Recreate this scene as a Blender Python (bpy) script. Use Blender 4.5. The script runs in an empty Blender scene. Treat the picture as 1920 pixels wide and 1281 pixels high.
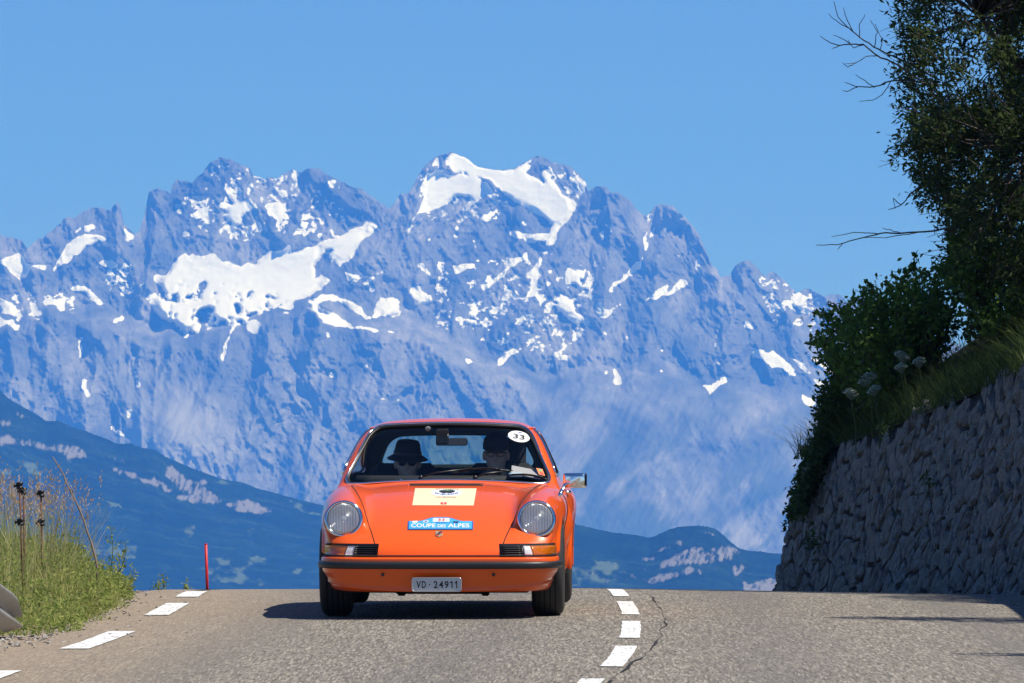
import bpy, bmesh, math, random
import numpy as np
from mathutils import Vector, Matrix

# ------------------------------------------------------------------ camera, sky, sun, exposure
scene = bpy.context.scene
F, PX0, PY0 = 12000.0, 960.0, 640.5          # focal length and centre of the 1920x1281 photograph, in its pixels
PITCH = math.atan((1100.0 - PY0) / F)        # eye level lies on pixel row 1100
cam_d = bpy.data.cameras.new("camera")
cam = bpy.data.objects.new("camera", cam_d)
scene.collection.objects.link(cam)
cam_d.sensor_width = 36.0
cam_d.lens = 36.0 * F / 1920.0
cam_d.clip_start, cam_d.clip_end = 0.5, 300000.0
cam.location = (0, 0, 0)
cam.rotation_euler = (math.pi / 2 + PITCH, 0, 0)
scene.camera = cam

SUN = Vector((0.56, -0.10, 1.0)).normalized()
world = bpy.data.worlds.new("World"); scene.world = world
world.use_nodes = True
wn = world.node_tree
sky = wn.nodes.new("ShaderNodeTexSky")
sky.sky_type = 'NISHITA'; sky.sun_disc = False
sky.sun_elevation = math.asin(SUN.z)
sky.sun_rotation = math.atan2(SUN.x, SUN.y)
sky.altitude = 4500.0; sky.air_density = 0.9; sky.dust_density = 0.0; sky.ozone_density = 8.5
wn.nodes["Background"].inputs[1].default_value = 0.100
wn.links.new(sky.outputs[0], wn.nodes["Background"].inputs[0])
sun_d = bpy.data.lights.new("sun", 'SUN'); sun_d.energy = 5.0; sun_d.angle = math.radians(0.53)
sun_d.color = (1.0, 0.955, 0.90)
sun = bpy.data.objects.new("sun", sun_d); scene.collection.objects.link(sun)
sun.rotation_euler = SUN.to_track_quat('Z', 'Y').to_euler()
sun.location = (30, -20, 60)

vs = scene.view_settings
vs.view_transform = 'Standard'; vs.look = 'None'; vs.exposure = 0.34; vs.gamma = 1.0
scene.render.engine = 'CYCLES'
cy = scene.cycles
cy.use_denoising = True
try: cy.denoiser = 'OPENIMAGEDENOISE'; cy.denoising_prefilter = 'ACCURATE'
except Exception: pass
cy.max_bounces = 8; cy.transparent_max_bounces = 24; cy.volume_bounces = 5
cy.diffuse_bounces = 3; cy.glossy_bounces = 4; cy.transmission_bounces = 6
cy.sample_clamp_indirect = 4.0
cy.caustics_reflective = False; cy.caustics_refractive = False

# ------------------------------------------------------------------ helpers
COL = scene.collection
rng = np.random.default_rng(7)

def at(px, py, y):
    """the point on the photograph's ray (px, py) that lies y metres ahead of the camera (numpy friendly)"""
    a = (np.asarray(px, float) - PX0) / F; v = (PY0 - np.asarray(py, float)) / F
    s, c = math.sin(PITCH), math.cos(PITCH)
    k = np.asarray(y, float) / (c - v * s)
    return np.stack(np.broadcast_arrays(a * k, (c - v * s) * k, (s + v * c) * k), -1)

def tag(o, label=None, cat=None, group=None, kind=None):
    if label: o["label"] = label
    if cat: o["category"] = cat
    if group: o["group"] = group
    if kind: o["kind"] = kind
    return o

def empty(name, loc=(0, 0, 0), rot=(0, 0, 0), label=None, cat=None, group=None):
    o = bpy.data.objects.new(name, None); COL.objects.link(o)
    o.location = loc; o.rotation_euler = rot; o.empty_display_size = 0.2
    return tag(o, label, cat, group)

def mesh_np(name, V, Fq, mat=None, parent=None, smooth=True, attrs=None, tri=False):
    """fast mesh from numpy arrays; Fq is (n,3) or (n,4)"""
    V = np.ascontiguousarray(V, np.float32); Fq = np.ascontiguousarray(Fq, np.int32)
    me = bpy.data.meshes.new(name)
    k = Fq.shape[1]
    me.vertices.add(len(V)); me.vertices.foreach_set("co", V.ravel())
    me.loops.add(Fq.size); me.loops.foreach_set("vertex_index", Fq.ravel())
    me.polygons.add(len(Fq))
    me.polygons.foreach_set("loop_start", np.arange(0, Fq.size, k, dtype=np.int32))
    me.polygons.foreach_set("loop_total", np.full(len(Fq), k, np.int32))
    me.update(calc_edges=True)
    me.polygons.foreach_set("use_smooth", np.full(len(Fq), smooth, bool))
    if attrs:
        for an, arr in attrs.items():
            a = me.attributes.new(an, 'FLOAT', 'POINT'); a.data.foreach_set("value", np.ascontiguousarray(arr, np.float32).ravel())
    return link(name, me, mat, parent)

def link(name, me, mat=None, parent=None):
    if mat is not None and not me.materials:
        for m in (mat if isinstance(mat, (list, tuple)) else [mat]): me.materials.append(m)
    o = bpy.data.objects.new(name, me); COL.objects.link(o)
    if parent is not None: o.parent = parent
    return o

def grid_faces(nr, nc, wrap=False):
    i = np.arange(nr - 1)[:, None] * nc
    j = np.arange(nc if wrap else nc - 1)[None, :]
    j2 = (j + 1) % nc
    return np.stack([i + j, i + j2, i + nc + j2, i + nc + j], -1).reshape(-1, 4)

class MB:
    """collects quads/tris for ONE part"""
    def __init__(s): s.v = []; s.f = []
    def add(s, V, Fc):
        b = len(s.v); s.v += [tuple(map(float, p)) for p in V]; s.f += [tuple(b + int(i) for i in f) for f in Fc]; return s
    def box(s, c, d, rot=None, bev=0.0):
        c = np.array(c, float); h = np.array(d, float) / 2
        if bev > 0:
            b = min(bev, h.min() * .9)
            pts = []
            for sx in (-1, 1):
                for sy in (-1, 1):
                    for sz in (-1, 1):
                        for ax in range(3):
                            p = np.array([sx, sy, sz]) * (h - b); p[ax] += [sx, sy, sz][ax] * b; pts.append(p)
            bm = bmesh.new()
            for p in pts: bm.verts.new(p)
            bmesh.ops.convex_hull(bm, input=bm.verts[:])
            bm.verts.index_update()
            V = [np.array(v.co) for v in bm.verts]; Fc = [[v.index for v in f.verts] for f in bm.faces]; bm.free()
        else:
            V = [np.array([sx, sy, sz]) * h for sx in (-1, 1) for sy in (-1, 1) for sz in (-1, 1)]
            Fc = [(0, 1, 3, 2), (4, 6, 7, 5), (0, 4, 5, 1), (2, 3, 7, 6), (0, 2, 6, 4), (1, 5, 7, 3)]
        if rot is not None:
            R = np.array(rot.to_3x3() if hasattr(rot, "to_3x3") else rot); V = [R @ p for p in V]
        return s.add([p + c for p in V], Fc)
    def tube(s, pts, r, n=8, cap=True, flat=1.0):
        P = np.array(pts, float); m = len(P)
        r = np.broadcast_to(np.asarray(r, float), (m,))
        T = np.gradient(P, axis=0); T /= np.linalg.norm(T, axis=1)[:, None] + 1e-12
        up = np.array([0, 0, 1.0]) if abs(T[0][2]) < .9 else np.array([1.0, 0, 0])
        N = np.cross(T[0], up); N /= np.linalg.norm(N); V = []
        for i in range(m):
            N = N - T[i] * N.dot(T[i]); N /= np.linalg.norm(N) + 1e-12; B = np.cross(T[i], N)
            for k in range(n):
                a = 2 * math.pi * k / n
                V.append(P[i] + r[i] * (math.cos(a) * N + math.sin(a) * flat * B))
        Fc = [(i * n + k, i * n + (k + 1) % n, (i + 1) * n + (k + 1) % n, (i + 1) * n + k) for i in range(m - 1) for k in range(n)]
        if cap: Fc += [tuple(range(n))[::-1], tuple((m - 1) * n + k for k in range(n))]
        return s.add(V, Fc)
    def lathe(s, prof, n=24, M=None):
        """prof: (radius, height) list, turned about local z; M a 4x4"""
        V = []; Fc = []; m = len(prof)
        for r, h in prof:
            for k in range(n):
                a = 2 * math.pi * k / n; V.append((r * math.cos(a), r * math.sin(a), h))
        for i in range(m - 1):
            for k in range(n): Fc.append((i * n + k, i * n + (k + 1) % n, (i + 1) * n + (k + 1) % n, (i + 1) * n + k))
        if prof[0][0] > 1e-6: Fc.append(tuple(range(n))[::-1])
        if prof[-1][0] > 1e-6: Fc.append(tuple((m - 1) * n + k for k in range(n)))
        if M is not None: V = [tuple(M @ Vector(p)) for p in V]
        return s.add(V, Fc)
    def build(s, name, mat, parent=None, smooth=True, angle=None):
        me = bpy.data.meshes.new(name); me.from_pydata(s.v, [], s.f); me.validate(); me.update()
        if smooth: me.polygons.foreach_set("use_smooth", np.ones(len(me.polygons), bool))
        if angle is not None: me.set_sharp_from_angle(angle=math.radians(angle))
        return link(name, me, mat, parent)

# ---- numpy noise
_perm = np.random.default_rng(3).random((256, 256)).astype(np.float32)
def vnoise(x, y):
    xi = np.floor(x).astype(np.int64); yi = np.floor(y).astype(np.int64)
    fx = x - xi; fy = y - yi; fx = fx * fx * fx * (fx * (fx * 6 - 15) + 10); fy = fy * fy * fy * (fy * (fy * 6 - 15) + 10)
    g = lambda a, b: _perm[a & 255, b & 255]
    return (g(xi, yi) * (1 - fx) + g(xi + 1, yi) * fx) * (1 - fy) + (g(xi, yi + 1) * (1 - fx) + g(xi + 1, yi + 1) * fx) * fy
def fbm(x, y, o=4, gain=.5, lac=2.03):
    s = 0; a = 1; t = 0
    for i in range(o):
        s = s + a * (vnoise(x + 17.3 * i, y - 9.1 * i) - .5) * 2; t += a; a *= gain; x = x * lac; y = y * lac
    return s / t
def ridged(x, y, o=4, gain=.5, lac=2.1):
    s = 0; a = 1; t = 0
    for i in range(o):
        n = 1 - np.abs(vnoise(x + 31.7 * i, y + 11.9 * i) * 2 - 1); s = s + a * n; t += a; a *= gain; x = x * lac; y = y * lac
    return s / t
def sstep(a, b, x):
    t = np.clip((x - a) / (b - a), 0, 1); return t * t * (3 - 2 * t)
def pchip(xs, ys):
    """monotone cubic interpolation, returned as a function"""
    xs = np.array(xs, float); ys = np.array(ys, float); h = np.diff(xs); d = np.diff(ys) / h
    m = np.zeros_like(xs); m[0] = d[0]; m[-1] = d[-1]
    for i in range(1, len(xs) - 1):
        if d[i - 1] * d[i] > 0:
            w1 = 2 * h[i] + h[i - 1]; w2 = h[i] + 2 * h[i - 1]; m[i] = (w1 + w2) / (w1 / d[i - 1] + w2 / d[i])
    def fn(x):
        x = np.asarray(x, float); xc = np.clip(x, xs[0], xs[-1])
        i = np.clip(np.searchsorted(xs, xc, side='right') - 1, 0, len(xs) - 2)
        t = (xc - xs[i]) / h[i]
        y = (2 * t**3 - 3 * t**2 + 1) * ys[i] + (t**3 - 2 * t**2 + t) * h[i] * m[i] + (-2 * t**3 + 3 * t**2) * ys[i + 1] + (t**3 - t**2) * h[i] * m[i + 1]
        return y + np.where(x < xs[0], (x - xs[0]) * m[0], 0) + np.where(x > xs[-1], (x - xs[-1]) * m[-1], 0)
    return fn

# ---- materials
class NT:
    def __init__(s, name):
        s.m = bpy.data.materials.new(name); s.m.use_nodes = True
        s.t = s.m.node_tree; s.b = s.t.nodes["Principled BSDF"]; s.out = s.t.nodes["Material Output"]
    def n(s, typ, **kw):
        nd = s.t.nodes.new("ShaderNode" + typ)
        for k, v in kw.items(): setattr(nd, k, v)
        return nd
    def l(s, a, b): s.t.links.new(a, b)
    def coord(s, kind="Object", scale=(1, 1, 1)):
        c = s.n("TexCoord"); mp = s.n("Mapping"); mp.inputs["Scale"].default_value = scale
        s.l(c.outputs[kind], mp.inputs[0]); return mp.outputs[0]
    def noise(s, vec, scale, detail=4, rough=.55, dist=0):
        nd = s.n("TexNoise"); nd.inputs["Scale"].default_value = scale; nd.inputs["Detail"].default_value = detail
        nd.inputs["Roughness"].default_value = rough; nd.inputs["Distortion"].default_value = dist
        if vec is not None: s.l(vec, nd.inputs["Vector"])
        return nd.outputs["Fac"]
    def ramp(s, fac, stops, interp='LINEAR'):
        nd = s.n("ValToRGB"); cr = nd.color_ramp; cr.interpolation = interp
        while len(cr.elements) < len(stops): cr.elements.new(0.5)
        for e, (p, c) in zip(cr.elements, stops):
            e.position = p; e.color = (*c, 1) if len(c) == 3 else c
        s.l(fac, nd.inputs[0]); return nd.outputs[0]
    def mix(s, fac, a, b, mode='MIX'):
        nd = s.n("Mix", data_type='RGBA', blend_type=mode)
        for sock, v in ((nd.inputs[0], fac), (nd.inputs[6], a), (nd.inputs[7], b)):
            if isinstance(v, (int, float)): sock.default_value = v
            elif isinstance(v, tuple): sock.default_value = (*v, 1)[:4]
            else: s.l(v, sock)
        return nd.outputs[2]
    def math(s, op, a, b=None, clamp=False):
        nd = s.n("Math", operation=op); nd.use_clamp = clamp
        for i, v in enumerate((a, b)):
            if v is None: continue
            if isinstance(v, (int, float)): nd.inputs[i].default_value = v
            else: s.l(v, nd.inputs[i])
        return nd.outputs[0]
    def attr(s, name): nd = s.n("Attribute"); nd.attribute_name = name; return nd.outputs["Fac"]
    def bump(s, h, strength=.3, dist=.01):
        nd = s.n("Bump"); nd.inputs["Strength"].default_value = strength; nd.inputs["Distance"].default_value = dist
        s.l(h, nd.inputs["Height"]); s.l(nd.outputs[0], s.b.inputs["Normal"]); return nd
    def set(s, **kw):
        for k, v in kw.items():
            sk = s.b.inputs[k.replace("_", " ")]
            if isinstance(v, (int, float)): sk.default_value = v
            elif isinstance(v, tuple): sk.default_value = (*v, 1)[:4] if len(v) == 3 else v
            else: s.l(v, sk)
        return s

def simple(name, col, rough=.5, metal=0.0, var=0.0, vscale=20, coat=0.0, spec=None):
    M = NT(name)
    if var > 0:
        f = M.noise(M.coord(), vscale, 4)
        c = M.mix(f, tuple(v * (1 - var) for v in col), tuple(min(1, v * (1 + var)) for v in col))
        M.set(Base_Color=c)
    else: M.set(Base_Color=tuple(col))
    M.set(Roughness=rough, Metallic=metal, Coat_Weight=coat)
    if spec is not None: M.b.inputs["Specular IOR Level"].default_value = spec
    return M.m
def unit(v):
    v = np.asarray(v, float); return v / (np.linalg.norm(v, axis=-1, keepdims=True) + 1e-12)
# ------------------------------------------------------------------ far landscape: mountain range, forested hills, valley
def poly_mask(X, Y, poly):
    P = np.array(poly, float); inside = np.zeros(X.shape, bool); n = len(P)
    x0, x1, y0, y1 = P[:, 0].min(), P[:, 0].max(), P[:, 1].min(), P[:, 1].max()
    sel = (X >= x0) & (X <= x1) & (Y >= y0) & (Y <= y1)
    xs = X[sel]; ys = Y[sel]; r = np.zeros(xs.shape, bool)
    for i in range(n):
        (ax, ay), (bx, by) = P[i], P[(i + 1) % n]
        if ay == by: continue
        c = ((ay > ys) != (by > ys)) & (xs < (bx - ax) * (ys - ay) / (by - ay) + ax); r ^= c
    inside[sel] = r; return inside
def stroke_mask(X, Y, pts, w):
    """w: half width in pixels, one number or one per point"""
    P = np.array(pts, float); w = np.broadcast_to(np.asarray(w, float), (len(P),)); out = np.zeros(X.shape, bool)
    m = w.max()
    sel = (X > P[:, 0].min() - m) & (X < P[:, 0].max() + m) & (Y > P[:, 1].min() - m) & (Y < P[:, 1].max() + m)
    xs = X[sel]; ys = Y[sel]; r = np.zeros(xs.shape, bool)
    for i in range(len(P) - 1):
        d = P[i + 1] - P[i]; t = np.clip(((xs - P[i, 0]) * d[0] + (ys - P[i, 1]) * d[1]) / (d @ d + 1e-9), 0, 1)
        r |= np.hypot(xs - P[i, 0] - t * d[0], ys - P[i, 1] - t * d[1]) < w[i] + (w[i + 1] - w[i]) * t
    out[sel] = r; return out
Z = {1: (0, 260, 2.526), 2: (600, 260, 2.5617), 3: (1000, 320, 2.3717), 4: (0, 700, 3.0), 5: (1040, 700, 3.05)}
def zz(k, pts):
    x, y, s = Z[k]; return [(x + a / s, y + b / s) for a, b in pts]

sky_pts = [(-260, 470), (-120, 452), (-40, 440)] + \
 zz(1, [(0,455),(60,468),(100,480),(130,520),(160,490),(200,470),(250,430),(290,400),(300,375),(350,375),(400,340),(440,330),(480,325),(520,335),(540,315),(560,308),(575,350),(585,400),(602,415),(640,455),(660,440),(680,380),(695,310),(705,250),(740,236),(790,245),(808,260),(815,215),(838,190),(855,205),(880,200),(910,215),(925,190),(960,165),(990,120),(1020,100),(1045,85),(1075,95),(1110,110),(1150,125),(1185,140),(1200,180),(1240,190),(1280,185),(1310,195),(1340,175),(1385,150),(1400,155),(1430,160),(1470,138),(1510,140)]) + \
 zz(2, [(0,150),(50,180),(100,205),(150,230),(200,240),(240,270),(290,310),(330,335),(360,310),(385,268),(410,262),(430,250),(450,220),(480,165),(500,140),(530,110),(560,88),(590,80),(630,64),(660,75),(700,95),(740,125),(780,140),(830,150),(880,152),(930,145),(970,120),(1010,100),(1048,82),(1080,95),(1130,115),(1180,125),(1220,150),(1260,190),(1280,215),(1290,260),(1310,240),(1340,222),(1370,230),(1400,260),(1430,255)]) + \
 zz(3, [(430,130),(450,160),(480,190),(500,200),(520,185),(545,155),(580,150),(620,155),(650,185),(680,215),(710,245),(735,280),(755,330),(780,390),(800,430),(820,445),(830,480),(850,470),(875,460),(900,420),(920,405),(960,395),(985,415),(1000,440),(1035,470),(1060,450),(1080,455),(1110,485),(1150,520),(1170,540),(1220,525),(1260,545),(1300,555),(1350,550),(1423,590)]) + \
 [(1680, 610), (1800, 650), (1950, 700), (2200, 760)]
sky_pts = np.array(sky_pts)

# snow: polygons and streaks, traced where the snow fields lie
SNOW_P = [
 (1, [(860,545),(935,560),(1030,545),(1050,580),(1140,600),(1210,590),(1260,535),(1330,535),(1370,500),(1385,545),(1450,520),(1560,480),(1640,450),(1720,415),(1750,395),(1790,415),(1775,440),(1710,490),(1650,580),(1600,610),(1560,580),(1570,540),(1590,515),(1540,535),(1490,600),(1480,640),(1560,660),(1590,640),(1560,690),(1500,720),(1470,745),(1380,760),(1330,780),(1280,820),(1270,790),(1300,740),(1240,760),(1190,800),(1150,780),(1090,800),(1020,830),(1000,790),(950,820),(900,850),(870,900),(830,880),(770,860),(720,800),(690,745),(730,735),(790,770),(860,775),(880,760),(800,740),(770,700),(720,665),(740,650),(800,640),(830,590)]),
 (1, [(1020,830),(1080,800),(1110,790),(1115,840),(1070,850),(1020,885)]),
 (1, [(1170,860),(1210,850),(1245,890),(1225,920),(1170,915)]),
 (1, [(0,570),(90,545),(125,585),(215,605),(220,630),(150,610),(115,655),(85,672),(65,650),(35,605),(0,595)]),
 (1, [(250,610),(300,550),(320,500),(405,455),(450,460),(465,490),(400,520),(345,555),(325,590),(280,600),(255,625)]),
 (1, [(455,455),(500,470),(510,490),(460,475)]), (1, [(335,430),(380,415),(385,440)]), (1, [(390,415),(450,410),(445,435),(400,440)]),
 (1, [(590,410),(610,440),(645,460),(605,490),(595,480)]),
 (1, [(0,760),(40,765),(85,820),(120,850),(60,835),(0,815)]), (1, [(0,855),(50,850),(100,890),(85,910),(40,880),(0,890)]),
 (1, [(125,765),(150,770),(180,815),(200,825),(190,845),(160,825)]), (1, [(120,805),(165,835),(130,835)]),
 (1, [(200,770),(240,750),(300,775),(305,815),(280,825),(270,795),(210,785)]),
 (1, [(330,710),(390,695),(430,715),(470,760),(500,785),(480,790),(440,765),(405,725),(340,725)]),
 (1, [(465,580),(530,575),(570,605),(540,620),(490,605)]), (1, [(535,865),(580,840),(600,850),(545,880)]),
 (1, [(655,680),(680,675),(690,690),(665,695)]),
 (1, [(850,430),(905,455),(870,465)]), (1, [(880,360),(930,345),(975,335),(990,370),(940,375)]),
 (1, [(1055,205),(1075,210),(1120,280),(1150,300),(1185,290),(1240,340),(1200,330),(1160,350),(1130,390),(1150,410),(1110,425),(1090,390),(1060,370),(1090,345),(1040,330),(1025,305),(1070,310),(1115,310),(1070,250)]),
 (1, [(1085,170),(1120,215),(1150,270),(1135,265),(1105,220)]), (1, [(1000,130),(1012,125),(1010,165),(1035,190),(1000,170)]),
 (1, [(1255,315),(1340,305),(1355,335),(1320,360),(1365,400),(1310,385),(1275,365)]),
 (1, [(1385,155),(1415,160),(1400,225),(1400,265),(1385,240)]), (1, [(1280,220),(1330,240),(1370,270),(1350,285),(1300,245)]),
 (1, [(1540,190),(1595,205),(1570,235)]), (1, [(1490,370),(1535,400),(1520,415)]), (1, [(1610,355),(1640,380),(1620,385)]),
 (1, [(1035,440),(1060,405),(1075,425),(1050,460)]), (1, [(1170,435),(1205,400),(1220,415),(1180,460)]), (1, [(1505,455),(1540,435),(1515,480)]),
 (1, [(1635,625),(1670,650),(1715,655),(1680,680),(1650,685)]),
 (1, [(1455,770),(1530,740),(1600,745),(1660,775),(1700,800),(1740,845),(1775,825),(1770,790),(1810,750),(1885,765),(1900,840),(1860,845),(1790,840),(1740,862),(1690,835),(1650,800),(1600,765),(1540,765),(1500,790),(1600,840),(1670,885),(1640,890),(1570,870),(1520,850),(1480,820),(1450,800)]),
 (1, [(1500,855),(1600,880),(1700,890),(1800,900),(1920,915),(1920,925),(1800,915),(1650,895),(1540,880)]), (1, [(1530,900),(1570,935),(1550,935)]),
 (2, [(600,95),(632,66),(700,95),(738,125),(790,145),(870,152),(940,145),(1000,105),(1040,90),(990,130),(965,160),(1010,180),(1070,215),(1130,250),(1180,280),(1238,315),(1215,350),(1180,400),(1140,455),(1115,520),(1080,510),(1100,480),(1030,505),(960,480),(900,460),(920,440),(1000,460),(1060,460),(1115,445),(1120,410),(1070,375),(1010,340),(950,310),(900,275),(860,240),(830,205),(790,185),(720,170),(650,165),(620,130)]),
 (2, [(1075,165),(1110,125),(1125,165),(1100,190),(1160,245),(1150,260),(1080,215)]), (2, [(1240,215),(1275,195),(1280,240),(1250,290),(1240,260)]),
 (2, [(985,140),(1020,125),(1010,165),(980,165)]), (2, [(545,115),(570,90),(565,110),(545,135)]),
 (2, [(480,330),(500,270),(480,230),(520,170),(560,150),(600,165),(640,180),(700,180),(750,185),(800,210),(830,250),(850,290),(800,270),(760,300),(730,330),(740,290),(690,270),(640,280),(600,310),(570,330),(530,340),(500,360),(455,375)]),
 (2, [(765,380),(840,340),(810,390),(780,400)]), (2, [(440,400),(460,370),(465,380),(420,480),(415,470)]),
 (2, [(460,590),(490,600),(550,660),(540,670),(490,630)]), (2, [(635,615),(740,590),(745,620),(690,630),(655,650)]),
 (2, [(430,730),(485,700),(500,740),(545,765),(520,800),(470,790),(450,760)]),
 (2, [(890,565),(935,580),(1000,540),(1005,555),(930,610),(880,665),(840,700),(800,740),(765,720),(770,705),(830,690),(870,645),(905,605)]),
 (2, [(1085,540),(1100,535),(1060,600),(1010,680),(985,675),(1010,640)]), (2, [(1030,640),(1075,630),(1040,690),(1070,715),(1045,740),(1085,775),(1070,795),(1030,755),(970,780),(1000,740)]),
 (2, [(885,745),(920,750),(980,715),(960,745),(900,770),(865,795)]), (2, [(1180,625),(1250,655),(1245,695),(1270,740),(1220,690),(1185,710)]),
 (2, [(1145,770),(1215,785),(1230,830),(1290,870),(1260,880),(1230,870),(1255,905),(1200,880),(1170,840),(1140,820)]),
 (2, [(1095,640),(1115,620),(1115,645)]), (2, [(570,825),(610,825),(605,845),(575,842)]), (2, [(620,920),(635,890),(645,905),(630,928)]), (2, [(645,855),(680,855),(690,900),(675,895)]),
 (2, [(835,875),(850,905),(880,890),(855,918)]), (2, [(915,885),(960,855),(980,880),(960,895)]), (2, [(965,838),(1025,835),(1025,870),(1000,890),(1010,855)]),
 (2, [(850,965),(915,960),(910,985),(860,995)]), (2, [(855,1065),(880,1030),(950,1010),(955,1030),(900,1045),(865,1095)]),
 (2, [(1075,1070),(1125,1085),(1110,1095)]), (2, [(1115,1045),(1170,995),(1190,1000),(1150,1040),(1205,1045),(1200,1070),(1150,1060)]),
 (2, [(1345,775),(1365,820),(1400,820),(1450,775),(1440,795),(1385,855),(1345,865),(1335,820)]), (2, [(1385,715),(1430,680),(1500,635),(1537,610),(1537,625),(1430,695),(1385,735)]),
 (2, [(1425,1075),(1435,1150),(1465,1175),(1410,1175),(1420,1150)]), (2, [(1395,930),(1415,945),(1405,955)]), (2, [(1355,920),(1375,935),(1370,948)]), (2, [(1460,940),(1490,945),(1475,960)]),
 (2, [(700,1055),(745,1070),(735,1080),(705,1080)]), (2, [(275,1230),(315,1255),(300,1265)]), (2, [(370,1245),(392,1255),(375,1272)]), (2, [(215,1085),(235,1080),(215,1120)]),
 (3, [(505,190),(522,200),(510,240)]), (3, [(535,255),(545,255),(530,305),(520,300)]), (3, [(500,270),(510,270),(505,345),(480,380),(490,395),(470,440),(430,455),(380,490),(350,530),(330,560),(330,520),(370,490),(440,435),(475,395),(490,340)]),
 (3, [(475,590),(530,545),(610,488),(600,520),(575,555),(525,570)]), (3, [(650,490),(695,485),(680,520),(660,525),(590,560),(590,550)]), (3, [(585,250),(605,250),(590,290)]), (3, [(720,430),(735,395),(750,390),(730,440),(715,475)]),
 (3, [(635,365),(650,380),(645,390)]), (3, [(1040,540),(1065,545),(1060,565),(1110,590),(1100,570),(1140,580),(1165,560),(1180,540),(1215,560),(1215,605),(1180,610),(1175,580),(1150,600),(1170,635),(1130,600),(1105,640),(1090,600),(1075,620),(1060,580)]),
 (3, [(935,670),(960,675),(980,700),(945,695)]), (3, [(1000,730),(1040,742),(1030,750)]), (3, [(965,790),(1000,800),(1040,815),(1065,800),(1110,835),(1150,880),(1175,915),(1140,905),(1100,875),(1060,880),(1030,850),(980,830)]),
 (3, [(1145,825),(1200,865),(1250,910),(1220,900),(1160,855)]), (3, [(1230,835),(1290,850),(1340,880),(1330,900),(1270,870)]), (3, [(1240,925),(1290,945),(1285,958),(1250,945)]),
 (3, [(1180,980),(1205,1010),(1250,1020),(1270,1040),(1240,1050),(1200,1030)]), (3, [(750,960),(790,960),(830,930),(855,905),(860,935),(800,985),(790,1000),(775,975)]), (3, [(870,870),(880,875),(840,910),(855,895)]),
 (3, [(565,880),(580,885),(580,905),(568,905)]), (3, [(565,795),(578,800),(575,825)]), (3, [(1290,600),(1310,605),(1300,625)]), (3, [(1235,605),(1250,610),(1240,618)]), (3, [(785,610),(800,598),(795,625)]), (3, [(370,860),(380,915),(405,945),(355,942)]),
 (3, [(415,850),(440,865),(430,870)]), (3, [(305,705),(325,725),(315,735)]), (3, [(405,730),(425,735),(415,745)]),
 (4, [(460,28),(488,28),(480,90),(495,120),(545,175),(535,180),(480,125),(462,100),(470,70)]), (4, [(415,65),(435,75),(430,90)]), (4, [(745,10),(765,15),(790,60),(793,100),(770,50)]), (4, [(715,205),(745,200),(735,235),(710,260)]),
 (4, [(610,285),(650,300),(705,355),(690,358),(640,315)]), (4, [(565,258),(585,270),(578,280)]), (4, [(480,215),(495,210),(490,250)]), (4, [(890,98),(910,105),(900,115)]), (4, [(1862,0),(1878,0),(1872,38),(1860,30)]),
]
SNOW_S = [(1, [(1165,780),(1130,850),(1100,910),(1065,970),(1050,1045)], [9,6,7,7,8]), (1, [(378,870),(380,900)], 5), (1, [(382,935),(378,1030)], 7), (1, [(600,690),(610,700),(585,745)], 4),
 (1, [(865,890),(880,935)], 9), (1, [(930,880),(915,890)], 8), (1, [(985,900),(995,905)], 8), (1, [(630,960),(632,975)], 5), (1, [(1240,280),(1238,305)], 8), (1, [(860,305),(868,310)], 8), (1, [(845,350),(852,352)], 7),
 (1, [(1575,440),(1580,455)], 9), (1, [(1730,560),(1733,565)], 6), (1, [(1810,625),(1770,660),(1700,705)], [5,7,6]), (1, [(1760,715),(1765,718)], 7),
 (2, [(740,490),(738,540)], 4), (2, [(655,425),(662,430)], 8), (2, [(650,467),(656,468)], 6), (2, [(520,487),(530,488)], 6), (2, [(975,400),(988,410)], 7), (2, [(1000,575),(1002,600)], 6), (2, [(240,728),(252,730)], 5), (2, [(215,568),(218,572)], 5),
 (2, [(300,635),(250,670),(190,715)], [7,8,4]), (2, [(1355,460),(1350,480)], 5), (2, [(1325,600),(1328,620)], 5), (2, [(820,832),(832,833)], 6), (2, [(1290,745),(1300,768)], 7), (2, [(1125,695),(1128,703)], 6), (2, [(1370,1120),(1374,1122)], 6),
 (3, [(263,215),(265,220)], 6), (3, [(326,235),(328,250)], 5), (3, [(310,270),(305,295)], 6), (3, [(345,275),(347,278)], 5), (3, [(278,405),(280,430)], 5), (3, [(310,425),(315,435)], 4), (3, [(812,770),(815,790)], 5), (3, [(820,860),(821,865)], 4), (3, [(320,898),(322,900)], 5)]
SPECK = [  # areas with scattered small snow on rock: polygon, amount
 (2, [(480,170),(560,90),(640,170),(830,200),(890,310),(830,400),(700,400),(560,390),(470,360),(440,260)], .50),
 (2, [(1050,95),(1200,130),(1270,200),(1240,290),(1120,240),(1060,180)], .52),
 (1, [(920,200),(1045,90),(1190,140),(1380,170),(1560,160),(1640,250),(1640,380),(1400,480),(1160,480),(960,430),(840,330)], .44),
 (1, [(690,740),(1000,700),(1480,720),(1480,800),(1250,880),(1050,890),(860,930)], .50),
 (2, [(560,600),(1130,560),(1320,650),(1300,900),(1160,1050),(860,1000),(560,900)], .40),
 (3, [(1000,470),(1200,520),(1330,600),(1250,720),(1050,640)], .45), (1, [(420,570),(640,600),(640,720),(560,760),(420,640)], .42), (1, [(0,740),(330,740),(360,830),(0,900)], .40)]

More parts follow.
